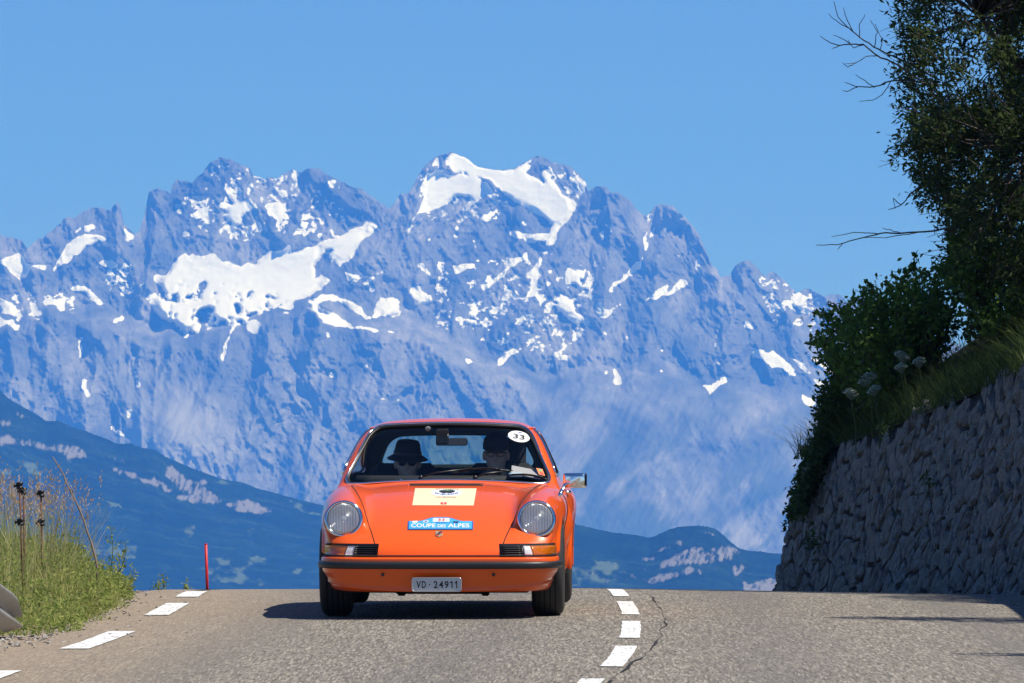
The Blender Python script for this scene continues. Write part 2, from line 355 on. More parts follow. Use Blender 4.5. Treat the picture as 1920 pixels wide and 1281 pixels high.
def build_range():
    nc, nr = 1240, 430
    xs = np.linspace(-260, 2200, nc)
    S = np.interp(xs, sky_pts[:, 0], sky_pts[:, 1])
    S = S + 4.0 * fbm(xs / 9.0, xs * 0 + 3.3, 3) * np.where((xs > 905) & (xs < 975), .15, 1.0)
    t = np.linspace(0, 1, nr) ** 1.05
    X = np.broadcast_to(xs[None, :], (nr, nc)).copy()
    Ssm = S.copy()
    for _ in range(3): Ssm = np.convolve(np.pad(Ssm, 20, mode='edge'), np.ones(41) / 41, 'valid')
    Y = Ssm[None, :] + (1150 - Ssm[None, :]) * t[:, None] + (S - Ssm)[None, :] * np.exp(-t / .13)[:, None]
    # -- distance field (metres): the face climbs away from the valley, cut by gullies and buttresses
    h = (1150 - Y)                                        # pixels above the foot; about 2 m each
    D = 23800 + h * 2.5
    wx = X + 16 * fbm(X / 90, Y / 150, 3) + 4 * fbm(X / 17., Y / 25., 2); wy = Y + 22 * fbm(X / 110 + 7, Y / 110, 3)
    amp = sstep(0, 60, Y - S[None, :] + 10)
    lean = 0.35 * np.sin((X - 200) / 260.)
    u = wx + lean * wy
    D -= 150 * (ridged(u / 260., wy / 420., 2) - .6) * amp
    def arete(pts, A, w):
        P = np.array(pts, float); d = np.full(X.shape, 1e9)
        for i in range(len(P) - 1):
            v = P[i + 1] - P[i]; t_ = np.clip(((wx - P[i, 0]) * v[0] + (wy - P[i, 1]) * v[1]) / (v @ v), 0, 1); d = np.minimum(d, np.hypot(wx - P[i, 0] - t_ * v[0], wy - P[i, 1] - t_ * v[1]))
        return A * np.maximum(0, 1 - d / w)
    ARETES = [([(413,296),(400,340),(370,400),(350,440)],60,34), ([(413,296),(450,360),(500,420),(540,470)],60,36), ([(580,318),(560,380),(540,440)],50,30), ([(590,320),(640,370),(690,410)],60,34),
     ([(838,290),(800,340),(770,400),(720,460),(650,520),(600,560)],95,48), ([(925,340),(900,420),(880,500),(850,580),(840,650)],80,44), ([(925,335),(960,380),(1010,420),(1030,445)],45,24),
     ([(1125,350),(1090,420),(1050,480),(1010,550),(960,620)],95,46), ([(1140,352),(1150,430),(1140,520),(1130,600),(1120,690)],85,40), ([(1170,365),(1195,420),(1200,480)],50,26), ([(1250,385),(1240,460),(1230,540),(1215,620),(1200,700)],95,42),
     ([(1270,390),(1310,450),(1340,520),(1350,600),(1360,660)],85,42), ([(1400,490),(1390,560),(1380,640),(1370,700)],75,38), ([(1410,492),(1450,560),(1500,620),(1540,680)],65,36), ([(120,400),(100,450),(60,500)],60,32), ([(222,385),(215,430),(240,480),(260,540),(270,600)],75,36), ([(300,345),(310,420),(300,480)],60,30),
     ([(520,580),(510,680),(480,790),(450,880),(430,980)],85,46), ([(600,570),(620,660),(600,760),(570,860),(560,960)],85,46), ([(420,620),(400,720),(380,800)],60,36), ([(700,610),(720,700),(700,800),(690,900)],75,42), ([(800,635),(830,720),(820,800),(800,900),(780,1000)],85,46), ([(100,580),(90,680),(60,780)],65,38), ([(180,605),(200,690),(230,760)],65,38), ([(860,670),(930,760),(960,850),(950,950)],75,46), ([(0,610),(20,700),(10,780)],60,36)]
    for p_, A_, w_ in ARETES: D -= arete(p_, A_, w_)
    D += -110 * (ridged(u / 95. + 4, wy / 210., 2) - .6) * (.35 + .65 * amp)
    D += -52 * (ridged((wx + .55 * wy) / 42., (wy - .3 * wx) / 105., 3) - .6)
    D += -52 * (ridged((wx - .60 * wy) / 46. + 20, (wy + .3 * wx) / 115., 3) - .6)
    D += -22 * (ridged((wx + .30 * wy) / 15., (wy - .2 * wx) / 34., 3) - .6)
    D += -22 * (ridged((wx - .38 * wy) / 16. + 7, (wy + .2 * wx) / 36., 3) - .6)
    D += -9 * (ridged(X / 6., Y / 8., 2) - .6)
    # -- nearer shoulder: the lower wall stands in front of the glacier cirques
    sh_pts = np.array([(-260, 590), (0, 610), (100, 575), (180, 605), (290, 640), (345, 640), (420, 625), (520, 590), (590, 572), (640, 600), (700, 612), (790, 632), (850, 668), (940, 700), (1010, 740), (1060, 722), (1150, 718), (1250, 706), (1310, 742), (1400, 742), (1560, 770), (1700, 800), (2200, 860)], float)
    shl = np.interp(xs, sh_pts[:, 0], sh_pts[:, 1])[None, :] + 10 * fbm(X / 40., Y / 200., 3)
    D -= 420 * sstep(-34, 16, Y - shl)
    # smoother scree fans at lower right and one below the left cirque
    scree = sstep(-20, 40, Y - shl) * sstep(930, 1060, X + .25 * (Y - 700))
    fan = np.exp(-(((X - 330) / 70.) ** 2 + ((Y - 800) / 70.) ** 2))
    sm = np.clip(scree * .8 + fan, 0, 1)
    D0 = 23100 + h * 2.9 + 200 * fbm(X / 260., Y / 160., 2) + 30 * fbm((X + .6 * Y) / 34., (Y - .5 * X) / 150., 4) - 34 * (ridged((X + .7 * Y) / 46. + 3, (Y - .5 * X) / 170., 3) - .6) - 9 * (ridged((X + .5 * Y) / 11., (Y - .4 * X) / 40., 2) - .6)
    D = D * (1 - sm) + D0 * sm
    def blur(a, n, ax):
        p = np.concatenate([np.repeat(np.take(a, [0], ax), n, ax), a, np.repeat(np.take(a, [-1], ax), n, ax)], ax)
        c = np.cumsum(p, ax); c = np.concatenate([np.zeros_like(np.take(c, [0], ax)), c], ax); m = 2 * n + 1
        return (np.take(c, range(m, c.shape[ax]), ax) - np.take(c, range(0, c.shape[ax] - m), ax)) / m
    # -- snow
    nx = X + 9 * fbm(X / 15., Y / 15., 3) + 5 * fbm(X / 4.5, Y / 4.5, 2); ny = Y + 9 * fbm(X / 14. + 40, Y / 14., 3) + 5 * fbm(X / 4.5 + 9, Y / 4.5, 2)
    sn = np.zeros(X.shape, bool)
    for k, p in SNOW_P: sn |= poly_mask(nx * .55 + X * .45, ny * .55 + Y * .45, zz(k, p))
    for k, p, w in SNOW_S: sn |= stroke_mask(nx * .5 + X * .5, ny * .5 + Y * .5, zz(k, p), np.array(w, float) / Z[k][2])
    sb_ = sn.astype(np.float32)
    for _ in range(5): sb_ = (sb_ * 2 + np.roll(sb_, 1, 0) + np.roll(sb_, -1, 0) + np.roll(sb_, 1, 1) + np.roll(sb_, -1, 1)) / 6
    res = D - 23800 - h * 2.5; gul = np.clip((res - blur(blur(res, 9, 0), 9, 1)) / 26., -1, 1)      # recessed gullies hold snow
    score = sb_ * 1.5 - .25 + .34 * fbm((X + .35 * Y) / 5.5, (Y - .2 * X) / 8., 3) + .20 * fbm(X / 2.6, Y / 3.4, 2) + .20 * gul
    lowg = poly_mask(nx, ny, zz(1, [(690,740),(880,690),(1100,700),(1250,745),(1480,745),(1480,800),(1000,850),(870,930)]))
    score = score - lowg * np.clip(1.5 * fbm((X + .5 * Y) / 6. + 5, (Y - .4 * X) / 11., 4) + .12, 0, 1.0)
    sn = score > .40
    sat = np.clip((score - .40) * 1.3 + .5, 0, 1)
    spn = fbm((X + .4 * Y) / 6.5, (Y - .2 * X) / 5.0, 3) * .8 + .45 * fbm(X / 24., Y / 24., 2)
    for k, p, a in SPECK:
        pm = poly_mask(nx, ny, zz(k, p)); sc_ = spn * .75 + .42 * gul - (1 - a) * .43; sn |= pm & (sc_ > 0); sat = np.maximum(sat, pm * np.clip(sc_ * 1.3 + .5, 0, 1))
    for k, p in ((1, [(905,740),(930,725),(960,690),(990,685),(975,720),(950,750)]), (1, [(820,680),(870,680),(870,690)]), (1, [(1490,600),(1560,560),(1610,605),(1540,640),(1500,660),(1480,640)]), (1, [(800,740),(870,765),(820,770)])):
        hole = poly_mask(nx, ny, zz(k, p)); sn &= ~hole; sat = np.where(hole, np.minimum(sat, .3), sat)
    # the big snow fields are smooth: flatten the gullies under them
    soft = sn.astype(np.float32)
    for _ in range(3):
        soft = (soft + np.roll(soft, 1, 0) + np.roll(soft, -1, 0) + np.roll(soft, 1, 1) + np.roll(soft, -1, 1)) / 5
    snow = sat
    Ds = D - 23800 - h * 2.5
    for _ in range(2): Ds = blur(blur(Ds, 16, 0), 62, 1)
    Ds = Ds + 23800 + h * 2.5
    wide = blur(blur(sn.astype(float), 10, 0), 10, 1); wide = np.clip(wide * 2 - .5, 0, 1)
    Dsnow = Ds - 12 + 7 * fbm(X / 40., Y / 22., 3)
    D = D * (1 - soft) + (Dsnow * wide + D * (1 - wide)) * soft
    # -- vegetation on the lower slopes, pale scree tone
    veg = sstep(690, 960, Y + 60 * fbm(X / 90., Y / 60., 4) + 110 * (1 - sm)*0) * sstep(.0, .35, fbm((X + .8 * Y) / 70., (Y - .6 * X) / 150., 4) + .12) * sstep(880, 1060, X + .3 * (Y - 700))
    pale = .6 * sstep(-.2, .6, fbm((X + .9 * Y) / 60. + 3, (Y - .7 * X) / 170., 5)) * sm * (1 - .8 * veg) + .9 * fan
    V = at(X, Y, D)
    # -- the far side: the crest rolls over and falls away behind
    back = [V]
    for k, (dy, dz) in enumerate(((60, -30), (400, -330), (2200, -1500))):
        b = V[0].copy(); b[:, 1] += dy; b[:, 2] += dz; back.insert(0, b[None])
    foot = V[-1].copy(); foot[:, 1] -= 1500; foot[:, 2] = -640
    VV = np.concatenate(back + [foot[None]], 0)
    pad = lambda a: np.concatenate([np.repeat(a[:1], 3, 0), a, a[-1:]], 0)
    R = VV.shape[0]
    M = NT("mountain_rock_and_snow")
    c = M.coord("Object", (1, .3, .65))
    n1 = M.noise(c, .0045, 7, .68); n2 = M.noise(c, .028, 5, .72)
    rock = M.ramp(n1, [(.34, (.080, .092, .095)), (.5, (.20, .205, .20)), (.66, (.38, .365, .345))]); rock = M.mix(M.ramp(n2, [(.42, (0, 0, 0)), (.70, (.6, .6, .6))]), rock, (.10, .10, .11))
    col = M.mix(M.attr("pale"), rock, (.36, .35, .335)); col = M.mix(M.math('MULTIPLY', M.attr("veg"), .9), col, (.065, .085, .04))
    sf = M.math('ADD', M.attr("snow"), M.math('MULTIPLY', M.math('SUBTRACT', M.noise(M.coord("Object", (1, .4, 1)), .05, 5, .7), .5), .55))
    col = M.mix(M.ramp(sf, [(.45, (0, 0, 0)), (.55, (1, 1, 1))]), col, (.90, .90, .90))
    M.set(Base_Color=col, Roughness=.9); M.b.inputs["Specular IOR Level"].default_value = .1
    o = mesh_np("mountain_range", VV.reshape(-1, 3), grid_faces(R, nc), M.m, attrs={"snow": pad(snow), "veg": pad(veg), "pale": pad(np.clip(pale, 0, 1))})
    return tag(o, kind="structure")
build_range()

def build_hill(name, sk, x0, x1, nc, nr, d0, d1, rough_, patches, meadow, seed, foot_row, stand):
    """a forested hill: crest line, slope with tree-top relief, pale cliffs and meadows"""
    xs = np.linspace(x0, x1, nc); sk = np.array(sk, float)
    S = np.interp(xs, sk[:, 0], sk[:, 1])
    t = np.linspace(0, 1, nr)
    X = np.broadcast_to(xs[None, :], (nr, nc)).copy(); Y = S[None, :] + (foot_row - S[None, :]) * t[:, None]
    nx = X + 6 * fbm(X / 14. + seed, Y / 14., 3) + 2 * fbm(X / 3.5, Y / 3.5 + seed, 2); ny = Y + 5 * fbm(X / 13. + 20, Y / 13. + seed, 3)
    rockm = np.zeros(X.shape, np.float32)
    for k, p, amt in patches:
        m = poly_mask(nx, ny, zz(k, p) if k else p)
        rockm = np.maximum(rockm, m * (.35 + 1.3 * amt))
    mead = np.zeros(X.shape, np.float32)
    for k, p, amt in meadow:
        mead = np.maximum(mead, poly_mask(nx, ny, zz(k, p) if k else p) * sstep(.2 - amt, .6 - amt, fbm(X / 28. + seed, Y / 17., 4)))
    for _ in range(2):
        rockm = (rockm * 2 + np.roll(rockm, 1, 0) + np.roll(rockm, -1, 0) + np.roll(rockm, 1, 1) + np.roll(rockm, -1, 1)) / 6
    for _ in range(4): rockm = (rockm * 2 + np.roll(rockm, 1, 0) + np.roll(rockm, -1, 0) + np.roll(rockm, 1, 1) + np.roll(rockm, -1, 1)) / 6
    rockm = np.clip((rockm + .75 * fbm((X + .4 * Y) / 4.2 + seed, Y / 11., 3) + .35 * fbm(X / 17., Y / 12. + seed, 2) - .60) * 2.2, 0, 1) * (rockm > .02)
    mpp = d0 / F
    D = d0 + (d1 - d0) * (1 - t[:, None]) ** 1.1 + 0 * X
    D += -90 * mpp * (ridged((X + .5 * Y) / 130. + seed, Y / 240., 3) - .6) * sstep(0, .12, t)[:, None]
    crown = (np.abs(fbm(X / 4.5 + seed, Y / 6., 2)) * 11 + 4 * fbm(X / 8., Y / 8. + seed, 2)) * mpp * rough_ * (1 - rockm * .5) * (1 - mead * .8)
    D -= crown
    Y2 = Y.copy(); Y2[0] -= stand * np.maximum(0, rng.random(nc) - .35) * (2.0 + 2.0 * fbm(xs / 25., xs * 0 + seed, 2))
    V = at(X, Y2, D)
    b1 = V[0].copy(); b1[:, 1] += 150; b1[:, 2] -= 40; b2 = V[0].copy(); b2[:, 1] += 1600; b2[:, 2] = -640
    ft = V[-1].copy(); ft[:, 1] -= 700; ft[:, 2] = -640
    VV = np.concatenate([b2[None], b1[None], V, ft[None]], 0); pad = lambda a: np.concatenate([a[:1], a[:1], a, a[-1:]], 0)
    M = NT(name + "_surface"); c = M.coord("Object", (1, 1, 1))
    n1 = M.noise(c, .010, 6, .68); n2 = M.noise(c, .10, 3, .6)
    forest = M.ramp(n1, [(.34, (.005, .018, .011)), (.52, (.013, .036, .019)), (.68, (.035, .072, .036))]); forest = M.mix(M.ramp(n2, [(.4, (0, 0, 0)), (.6, (.8, .8, .8))]), forest, (.004, .015, .010))
    col = M.mix(M.attr("meadow"), forest, (.085, .12, .055)); col = M.mix(M.attr("cliff"), col, M.mix(n2, (.12, .118, .112), (.27, .255, .24)))
    M.set(Base_Color=col, Roughness=.95); M.b.inputs["Specular IOR Level"].default_value = .05
    o = mesh_np(name, VV.reshape(-1, 3), grid_faces(nr + 3, nc), M.m, attrs={"cliff": pad(rockm), "meadow": pad(mead)})
    return tag(o, kind="structure")

left_sky = [(-400, 560), (-150, 660)] + zz(4, [(0,100),(60,150),(130,190),(200,230),(260,270),(330,270),(400,300),(470,320),(540,350),(600,370),(650,395),(740,400),(800,420),(870,430),(930,470),(1000,500),(1080,535),(1150,560),(1230,590),(1300,605),(1380,620),(1450,650),(1530,670),(1600,690),(1700,715),(1800,740),(1830,745)]) + [(660, 965), (760, 1005), (900, 1050), (1060, 1095), (1300, 1140)]
build_hill("forest_hill", left_sky, -400, 1300, 780, 210, 10500, 13500, 1.0,
  [(4, [(0,345),(60,350),(80,400),(0,410)], .54), (4, [(90,365),(200,385),(300,410),(400,400),(480,430),(500,480),(400,480),(300,440),(180,425),(100,410)], .51), (4, [(380,485),(420,490),(415,510),(390,505)], .5),
   (4, [(0,255),(60,270),(100,295),(40,290),(0,280)], .51), (4, [(90,220),(150,225),(170,260),(110,250)], .36), (4, [(230,280),(260,290),(240,300)], .3),
   (4, [(610,530),(690,535),(790,590),(880,590),(930,620),(975,670),(900,650),(810,615),(700,570)], .49), (4, [(920,520),(1000,540),(1050,590),(1160,610),(1150,650),(1230,690),(1260,740),(1130,735),(1060,720),(1000,690),(985,640),(930,580)], .49),
   (4, [(1270,735),(1320,715),(1400,715),(1480,740),(1530,790),(1450,800),(1380,775),(1300,775)], .55), (4, [(620,460),(720,490),(710,510),(630,490)], .25)],
  [(4, [(120,490),(200,500),(290,560),(250,580),(160,560)], .3), (4, [(0,535),(80,545),(60,570),(0,565)], .3), (4, [(1180,590),(1260,610),(1310,640),(1240,630)], .2), (4, [(1500,680),(1600,700),(1830,790),(1700,780),(1560,720)], .3),
   (4, [(600,720),(650,730),(690,760),(620,750)], .3), (4, [(940,890),(1100,850),(1080,920),(960,930)], .1), (4, [(1300,850),(1420,880),(1400,930),(1310,900)], .1), (4, [(1060,1100),(1250,1030),(1500,1030),(1740,1010),(1740,1090),(1500,1190),(1250,1210),(1060,1160)], .05),
   (4, [(520,960),(760,980),(760,1040),(540,1020)], .5)], 2.0, 1170, 1.0)
right_sky = [(700, 1085), (850, 1040), (1000, 985)] + zz(5, [(105,862),(130,868),(250,895),(350,915),(420,922),(500,932),(540,945),(580,930),(640,900),(700,880),(760,875),(820,873),(880,880),(920,890),(970,930),(1000,960),(1050,1000),(1100,1015),(1200,1025),(1310,1035),(1500,1045)]) + [(1800, 1060), (2200, 1080)]
build_hill("rocky_hill", right_sky, 700, 2200, 620, 125, 9000, 10300, 1.0,
  [(5, [(580,1010),(720,960),(720,980),(640,1010),(580,1035)], .42), (5, [(430,1095),(560,1040),(590,1060),(450,1105)], .38), (5, [(580,1090),(700,1030),(820,985),(880,1020),(930,1060),(920,1085),(800,1095),(700,1100),(600,1120)], .46),
   (5, [(860,890),(900,905),(930,910),(925,925),(880,920)], .5), (5, [(940,925),(975,920),(975,950),(955,945)], .5), (5, [(890,990),(1000,985),(1040,1010),(1030,1055),(960,1075),(900,1040)], .44), (5, [(1000,1100),(1090,1085),(1105,1130),(1040,1165),(1010,1150)], .46),
   (5, [(520,1200),(600,1150),(760,1110),(860,1110),(850,1140),(700,1170),(560,1205)], .44), (5, [(430,1150),(500,1150),(480,1180),(440,1175)], .36), (5, [(500,1120),(540,1115),(530,1140)], .42), (5, [(1080,1190),(1280,1170),(1290,1260),(1080,1250)], .6), (5, [(100,1180),(180,1150),(190,1160),(110,1190)], .5), (5, [(280,1150),(310,1150),(300,1190)], .4), (5, [(320,1100),(360,1095),(350,1115)], .4), (5, [(200,1135),(250,1140),(230,1155)], .3)],
  [(5, [(100,1050),(400,1090),(400,1200),(100,1220)], .0)], 5.0, 1175, 1.0)

def valley():
    nx, ny = 60, 80
    gx, gy = np.meshgrid(np.linspace(-13000, 13000, nx), np.linspace(-3500, 30500, ny))
    gz = -640 + 14 * fbm(gx / 1500., gy / 1500., 3)
    M = NT("valley_meadow"); n = M.noise(M.coord(), .0016, 5, .6)
    M.set(Base_Color=M.mix(n, (.05, .07, .03), (.13, .15, .07)), Roughness=.95)
    tag(mesh_np("valley_floor", np.stack([gx, gy, gz], -1).reshape(-1, 3), grid_faces(ny, nx), M.m), kind="structure")
valley()

def haze(density, col, ab):
    M = bpy.data.materials.new("haze_air"); M.use_nodes = True; t = M.node_tree
    for n in list(t.nodes):
        if n.type == 'BSDF_PRINCIPLED': t.nodes.remove(n)
    v = t.nodes.new("ShaderNodeVolumePrincipled")
    v.inputs["Color"].default_value = (*col, 1); v.inputs["Density"].default_value = density
    v.inputs["Density Attribute"].default_value = ""; v.inputs["Absorption Color"].default_value = (*ab, 1)
    v.inputs["Anisotropy"].default_value = 0.0
    t.links.new(v.outputs[0], t.nodes["Material Output"].inputs["Volume"])
    b = MB().box((0, 13500, 730), (28000, 36000, 2800))
    o = b.build("haze", M, smooth=False); tag(o, "clear blue alpine air over valley and mountains", "haze", kind="stuff")
haze(5.9e-5, (0.052, 0.270, 1.0), (.45, .50, 1.0))
# ------------------------------------------------------------------ road, verge, wall and bank
def xc(y):
    y = np.asarray(y, float); d = y - 46
    return .79 - np.where(d < 0, d * d / 530., np.where(d < 30, d * d / 240., 3.75 + (d - 30) * .25))
ZROW = [(31.6,1281),(33.3,1251),(37.67,1197),(42,1153),(45,1128.5),(46.33,1119),(49.33,1105.5),(52,1102.5)]
_pf = pchip([-40, 0, 20] + [d for d, r in ZROW] + [55, 59, 65, 80, 120], [-3.0, -1.57, -.876] + [-(r - 1100) * d / F for d, r in ZROW] + [-.035, -.15, -.48, -2.0, -9.0])
def road_z(x, y):
    u = np.asarray(x, float) - xc(y)
    return _pf(y) - np.where(u > 0, .0165 * u, .004 * -u)

def asphalt_mat():
    M = NT("worn_asphalt"); c = M.coord("Object", (1, .065, 1)); c1 = M.coord("Object", (1, 1, 1))
    n1 = M.noise(c, 110, 3, .8); n2 = M.noise(c, 40, 2, .6); big = M.noise(M.coord("Object", (1, .25, 1)), .9, 4, .6)
    v = M.n("TexVoronoi"); v.inputs["Scale"].default_value = 85; M.l(c, v.inputs["Vector"])
    g = M.math('ADD', M.math('MULTIPLY', n1, .55), M.math('MULTIPLY', v.outputs["Color"], .45))
    col = M.ramp(g, [(.27, (.046, .042, .036)), (.42, (.153, .138, .117)), (.57, (.236, .213, .177)), (.75, (.49, .44, .365))])
    col = M.mix(M.math('MULTIPLY', n2, .35), col, (.20, .17, .13)); col = M.mix(M.math('MULTIPLY', big, .30), col, (.115, .108, .10), 'MIX')
    trk = M.attr("track"); col = M.mix(M.math('MULTIPLY', trk, M.math('MULTIPLY', M.noise(M.coord("Object", (1, .12, 1)), 2.2, 4), .85)), col, (.115, .110, .104))
    dirt = M.attr("dirt"); dn = M.math('MULTIPLY', dirt, M.math('ADD', .45, M.math('MULTIPLY', M.noise(M.coord("Object", (1, .2, 1)), 6, 4, .65), .9)), True)
    col = M.mix(dn, col, M.mix(n1, (.10, .072, .048), (.50, .39, .28)))
    M.set(Base_Color=col, Roughness=.88); M.b.inputs["Specular IOR Level"].default_value = .25
    M.bump(g, .55, .006); return M.m
ys = np.concatenate([np.linspace(-30, 28, 40), np.linspace(28.6, 56, 110), np.linspace(57, 118, 50)])
us = np.concatenate([[-3.75, -3.55], np.linspace(-3.3, 3.4, 48), [3.6, 3.75]])
Yg, Ug = np.meshgrid(ys, us, indexing='ij')
taper = sstep(47, 52, Yg); wob = .10 * fbm(Yg * 1.3, Yg * 0 + 2.2, 3)
Ug2 = np.where(Ug < -3.2, Ug + wob + taper * .30, Ug)
Xg = xc(Yg) + Ug2; Zg = road_z(Xg, Yg)
dirt = sstep(-1.5, -3.4, Ug) * .72 + .25 * sstep(2.6, 3.6, Ug)
road = mesh_np("road", np.stack([Xg, Yg, Zg], -1).reshape(-1, 3), grid_faces(len(ys), len(us))[:, ::-1], asphalt_mat(), attrs={"dirt": np.clip(dirt, 0, 1), "track": sum(np.exp(-((Ug - c_) / .28) ** 2) for c_ in (-2.25, -.85, .9, 2.3))})
tag(road, kind="structure")

LINE = NT("road_line_paint"); _n = LINE.noise(LINE.coord("Object", (1, .15, 1)), 45, 4, .7)
LINE.set(Base_Color=LINE.ramp(_n, [(.33, (.19, .18, .16)), (.42, (.60, .59, .57)), (.6, (.76, .76, .75))]), Roughness=.7); LINE = LINE.m
def dash(name, P0, w, y0, y1, fx):
    yy = np.linspace(y0, y1, 14); x = fx(yy); sl = np.gradient(x, yy); e = .006 * fbm(yy * 9, yy * 0 + y0, 2)
    L = np.stack([x - w / 2 + e, yy, road_z(x - w / 2, yy) + .005], 1); Rr = np.stack([x + w / 2 - e, yy, road_z(x + w / 2, yy) + .005], 1)
    V = np.stack([L, Rr], 1).reshape(-1, 3)
    o = mesh_np(name, V, grid_faces(14, 2)[:, ::-1], LINE, road, smooth=True); return o
cl = pchip([28, 32, 33.3, 37.67, 40, 43.5, 47.8, 50], [.22, .405, .515, .690, .745, .790, .792, .785])
for a, b in ((29.0, 32.0), (33.33, 36.33), (37.67, 40.67), (42.0, 45.0), (46.33, 49.33)): dash("centre_line_dash", 0, .118, a, b, cl)
el = pchip([28, 33, 36.2, 39.1, 42.4, 44.9, 47.5, 50], [-2.95, -2.62, -2.475, -2.385, -2.345, -2.345, -2.385, -2.42])
for a, b in ((30.2, 33.1), (36.2, 39.15), (42.25, 45.0), (46.7, 48.9)): dash("edge_line_dash", 0, .165, a, b, el)
# crack along the right lane joint
ck = np.array([(1176,1103.4),(1198,1108),(1212,1114),(1224,1122),(1233,1131),(1241,1143),(1244,1155),(1246,1167),(1245,1180),(1238,1192),(1229,1203),(1226,1215),(1212,1225),(1196,1237),(1180,1248),(1165,1262),(1150,1276),(1143,1283)], float)
def on_road(px, py):
    y = np.linspace(28, 51.9, 600); r = []
    for a, b in zip(np.atleast_1d(px), np.atleast_1d(py)):
        P = at(a, b, y); dz = P[:, 2] - road_z(P[:, 0], P[:, 1]); k = np.argmax(dz < 0) if False else np.argmin(np.abs(dz)); r.append(P[k])
    return np.array(r)
CP = on_road(ck[:, 0], ck[:, 1]); s_ = np.linspace(0, len(CP) - 1, 160)
CX = np.interp(s_, range(len(CP)), CP[:, 0]) + .025 * fbm(s_ * 1.1, s_ * 0, 3); CY = np.interp(s_, range(len(CP)), CP[:, 1]); wd = np.maximum(.0012, .002 + .016 * fbm(s_ * .9, s_ * 0 + 5, 3))
V = np.stack([np.stack([CX - wd, CY, road_z(CX, CY) + .004], 1), np.stack([CX + wd, CY, road_z(CX, CY) + .004], 1)], 1).reshape(-1, 3)
mesh_np("road_crack", V, grid_faces(160, 2)[:, ::-1], simple("crack_tar", (.012, .011, .010), .95), road)  # thin ragged strip in the tar's own near-black, just above the asphalt

# ---- hilltop ground under and beside the road
def ground_z(x, y):
    u = x - xc(y); z = road_z(np.clip(u, -3.7, 3.7) + xc(y), y) - .03
    L = np.maximum(0, -u - 3.6)
    z = z + np.where(L < 1.4, .05 * np.sin(np.clip(L, 0, 1.4) / 1.4 * np.pi), 0) - np.where(L > 1.4, (L - 1.4) * .55, 0)
    far = np.maximum(0, y - 62); z = z - .004 * far * far * 0 - .06 * far * (L > .5)
    return z + .03 * fbm(x * 1.3, y * 1.3, 3) * (np.abs(u) > 3.6)
gx = np.concatenate([np.linspace(-90, -9, 24), np.linspace(-8.5, -1.5, 44), np.linspace(-1, 8, 20), np.linspace(10, 90, 14)]); gy = np.concatenate([np.linspace(-60, 28, 30), np.linspace(29, 66, 90), np.linspace(68, 160, 30)])
GX, GY = np.meshgrid(gx, gy); GZ = ground_z(GX, GY)
edge_drop = np.maximum(0, np.hypot(GX, (GY - 40) * .8) - 75); GZ = GZ - edge_drop * 1.1
VM = NT("verge_soil"); c = VM.coord(); n1 = VM.noise(c, 9, 5, .65); n2 = VM.noise(c, 1.1, 4)
VM.set(Base_Color=VM.mix(n2, VM.mix(n1, (.10, .072, .045), (.30, .235, .165)), VM.mix(n1, (.055, .06, .022), (.17, .14, .07))), Roughness=.95); VM.bump(n1, .8, .03)
tag(mesh_np("hilltop_ground", np.stack([GX, GY, GZ], -1).reshape(-1, 3), grid_faces(len(gy), len(gx)), VM.m), kind="structure")

# ---- dry-stone retaining wall: a leaning face on a curve, every stone cut as its own cell
wy = np.concatenate([np.linspace(42, 66.2, 200)]); wx_ = xc(wy) + 3.62
end = np.array([(2.72 + .30 * math.sin(t) * 1.0 + .02, 66.2 + .30 * (1 - math.cos(t))) for t in []])
a_ = np.linspace(0, 1.5, 24)[1:]; T0 = unit(np.array([wx_[-1] - wx_[-2], wy[-1] - wy[-2]])); N0 = np.array([T0[1], -T0[0]])   # turns away to the right at its far end
rad = .55; arc = np.array([wx_[-1], wy[-1]]) + np.outer(np.sin(a_), T0) * rad + np.outer(1 - np.cos(a_), N0) * rad
tail = arc[-1] + np.outer(np.linspace(.1, 3.0, 20), unit(arc[-1] - arc[-2]))
PATH = np.concatenate([np.stack([wx_, wy], 1), arc, tail]); ss = np.concatenate([[0], np.cumsum(np.linalg.norm(np.diff(PATH, axis=0), axis=1))])
PT = unit(np.gradient(PATH, axis=0)); PN = np.stack([-PT[:, 1], PT[:, 0]], 1)      # outward: towards the road
def wall_top(s): yy = np.interp(s, ss, PATH[:, 1]); return 1.90 - (yy - 55.5) * .0507 - np.maximum(0, s - 24.6) * .10
BAT = math.tan(math.radians(11.5)); ZB = -.75
def wall_pt(s, z, d):
    """s along the wall, z height, d out of the face"""
    x = np.interp(s, ss, PATH[:, 0]); y = np.interp(s, ss, PATH[:, 1]); nx = np.interp(s, ss, PN[:, 0]); ny = np.interp(s, ss, PN[:, 1])
    o = d - BAT * (z + .15); return np.stack([x + nx * o, y + ny * o, z + d * .15], -1)
def stone_mat():
    M = NT("rough_limestone"); oi = M.n("ObjectInfo"); c = M.coord("Object", (1, 1, 1)); n = M.noise(M.coord("Object", (1, .25, 1)), 8, 6, .75); n2 = M.noise(M.coord("Object", (1, .25, .6)), 30, 4, .75)
    col = M.mix(n, (.055, .054, .052), (.37, .36, .345)); col = M.mix(M.ramp(n2, [(.40, (0, 0, 0)), (.62, (.85, .85, .85))]), col, (.055, .052, .05)); col = M.mix(M.math('MULTIPLY', oi.outputs["Random"], .45), col, (.20, .18, .155))
    M.set(Base_Color=col, Roughness=.92); M.bump(M.math('ADD', n, M.math('MULTIPLY', n2, .5)), 1.0, .035); return M.m
STONE = stone_mat()
wall = empty("stone_retaining_wall", (float(wall_pt(14, 0, 0)[0]), float(wall_pt(14, 0, 0)[1]), -.1), (0, 0, 0), "grey rough-stone retaining wall leaning back on the right of the road", "wall")
WO = np.array(wall.location)
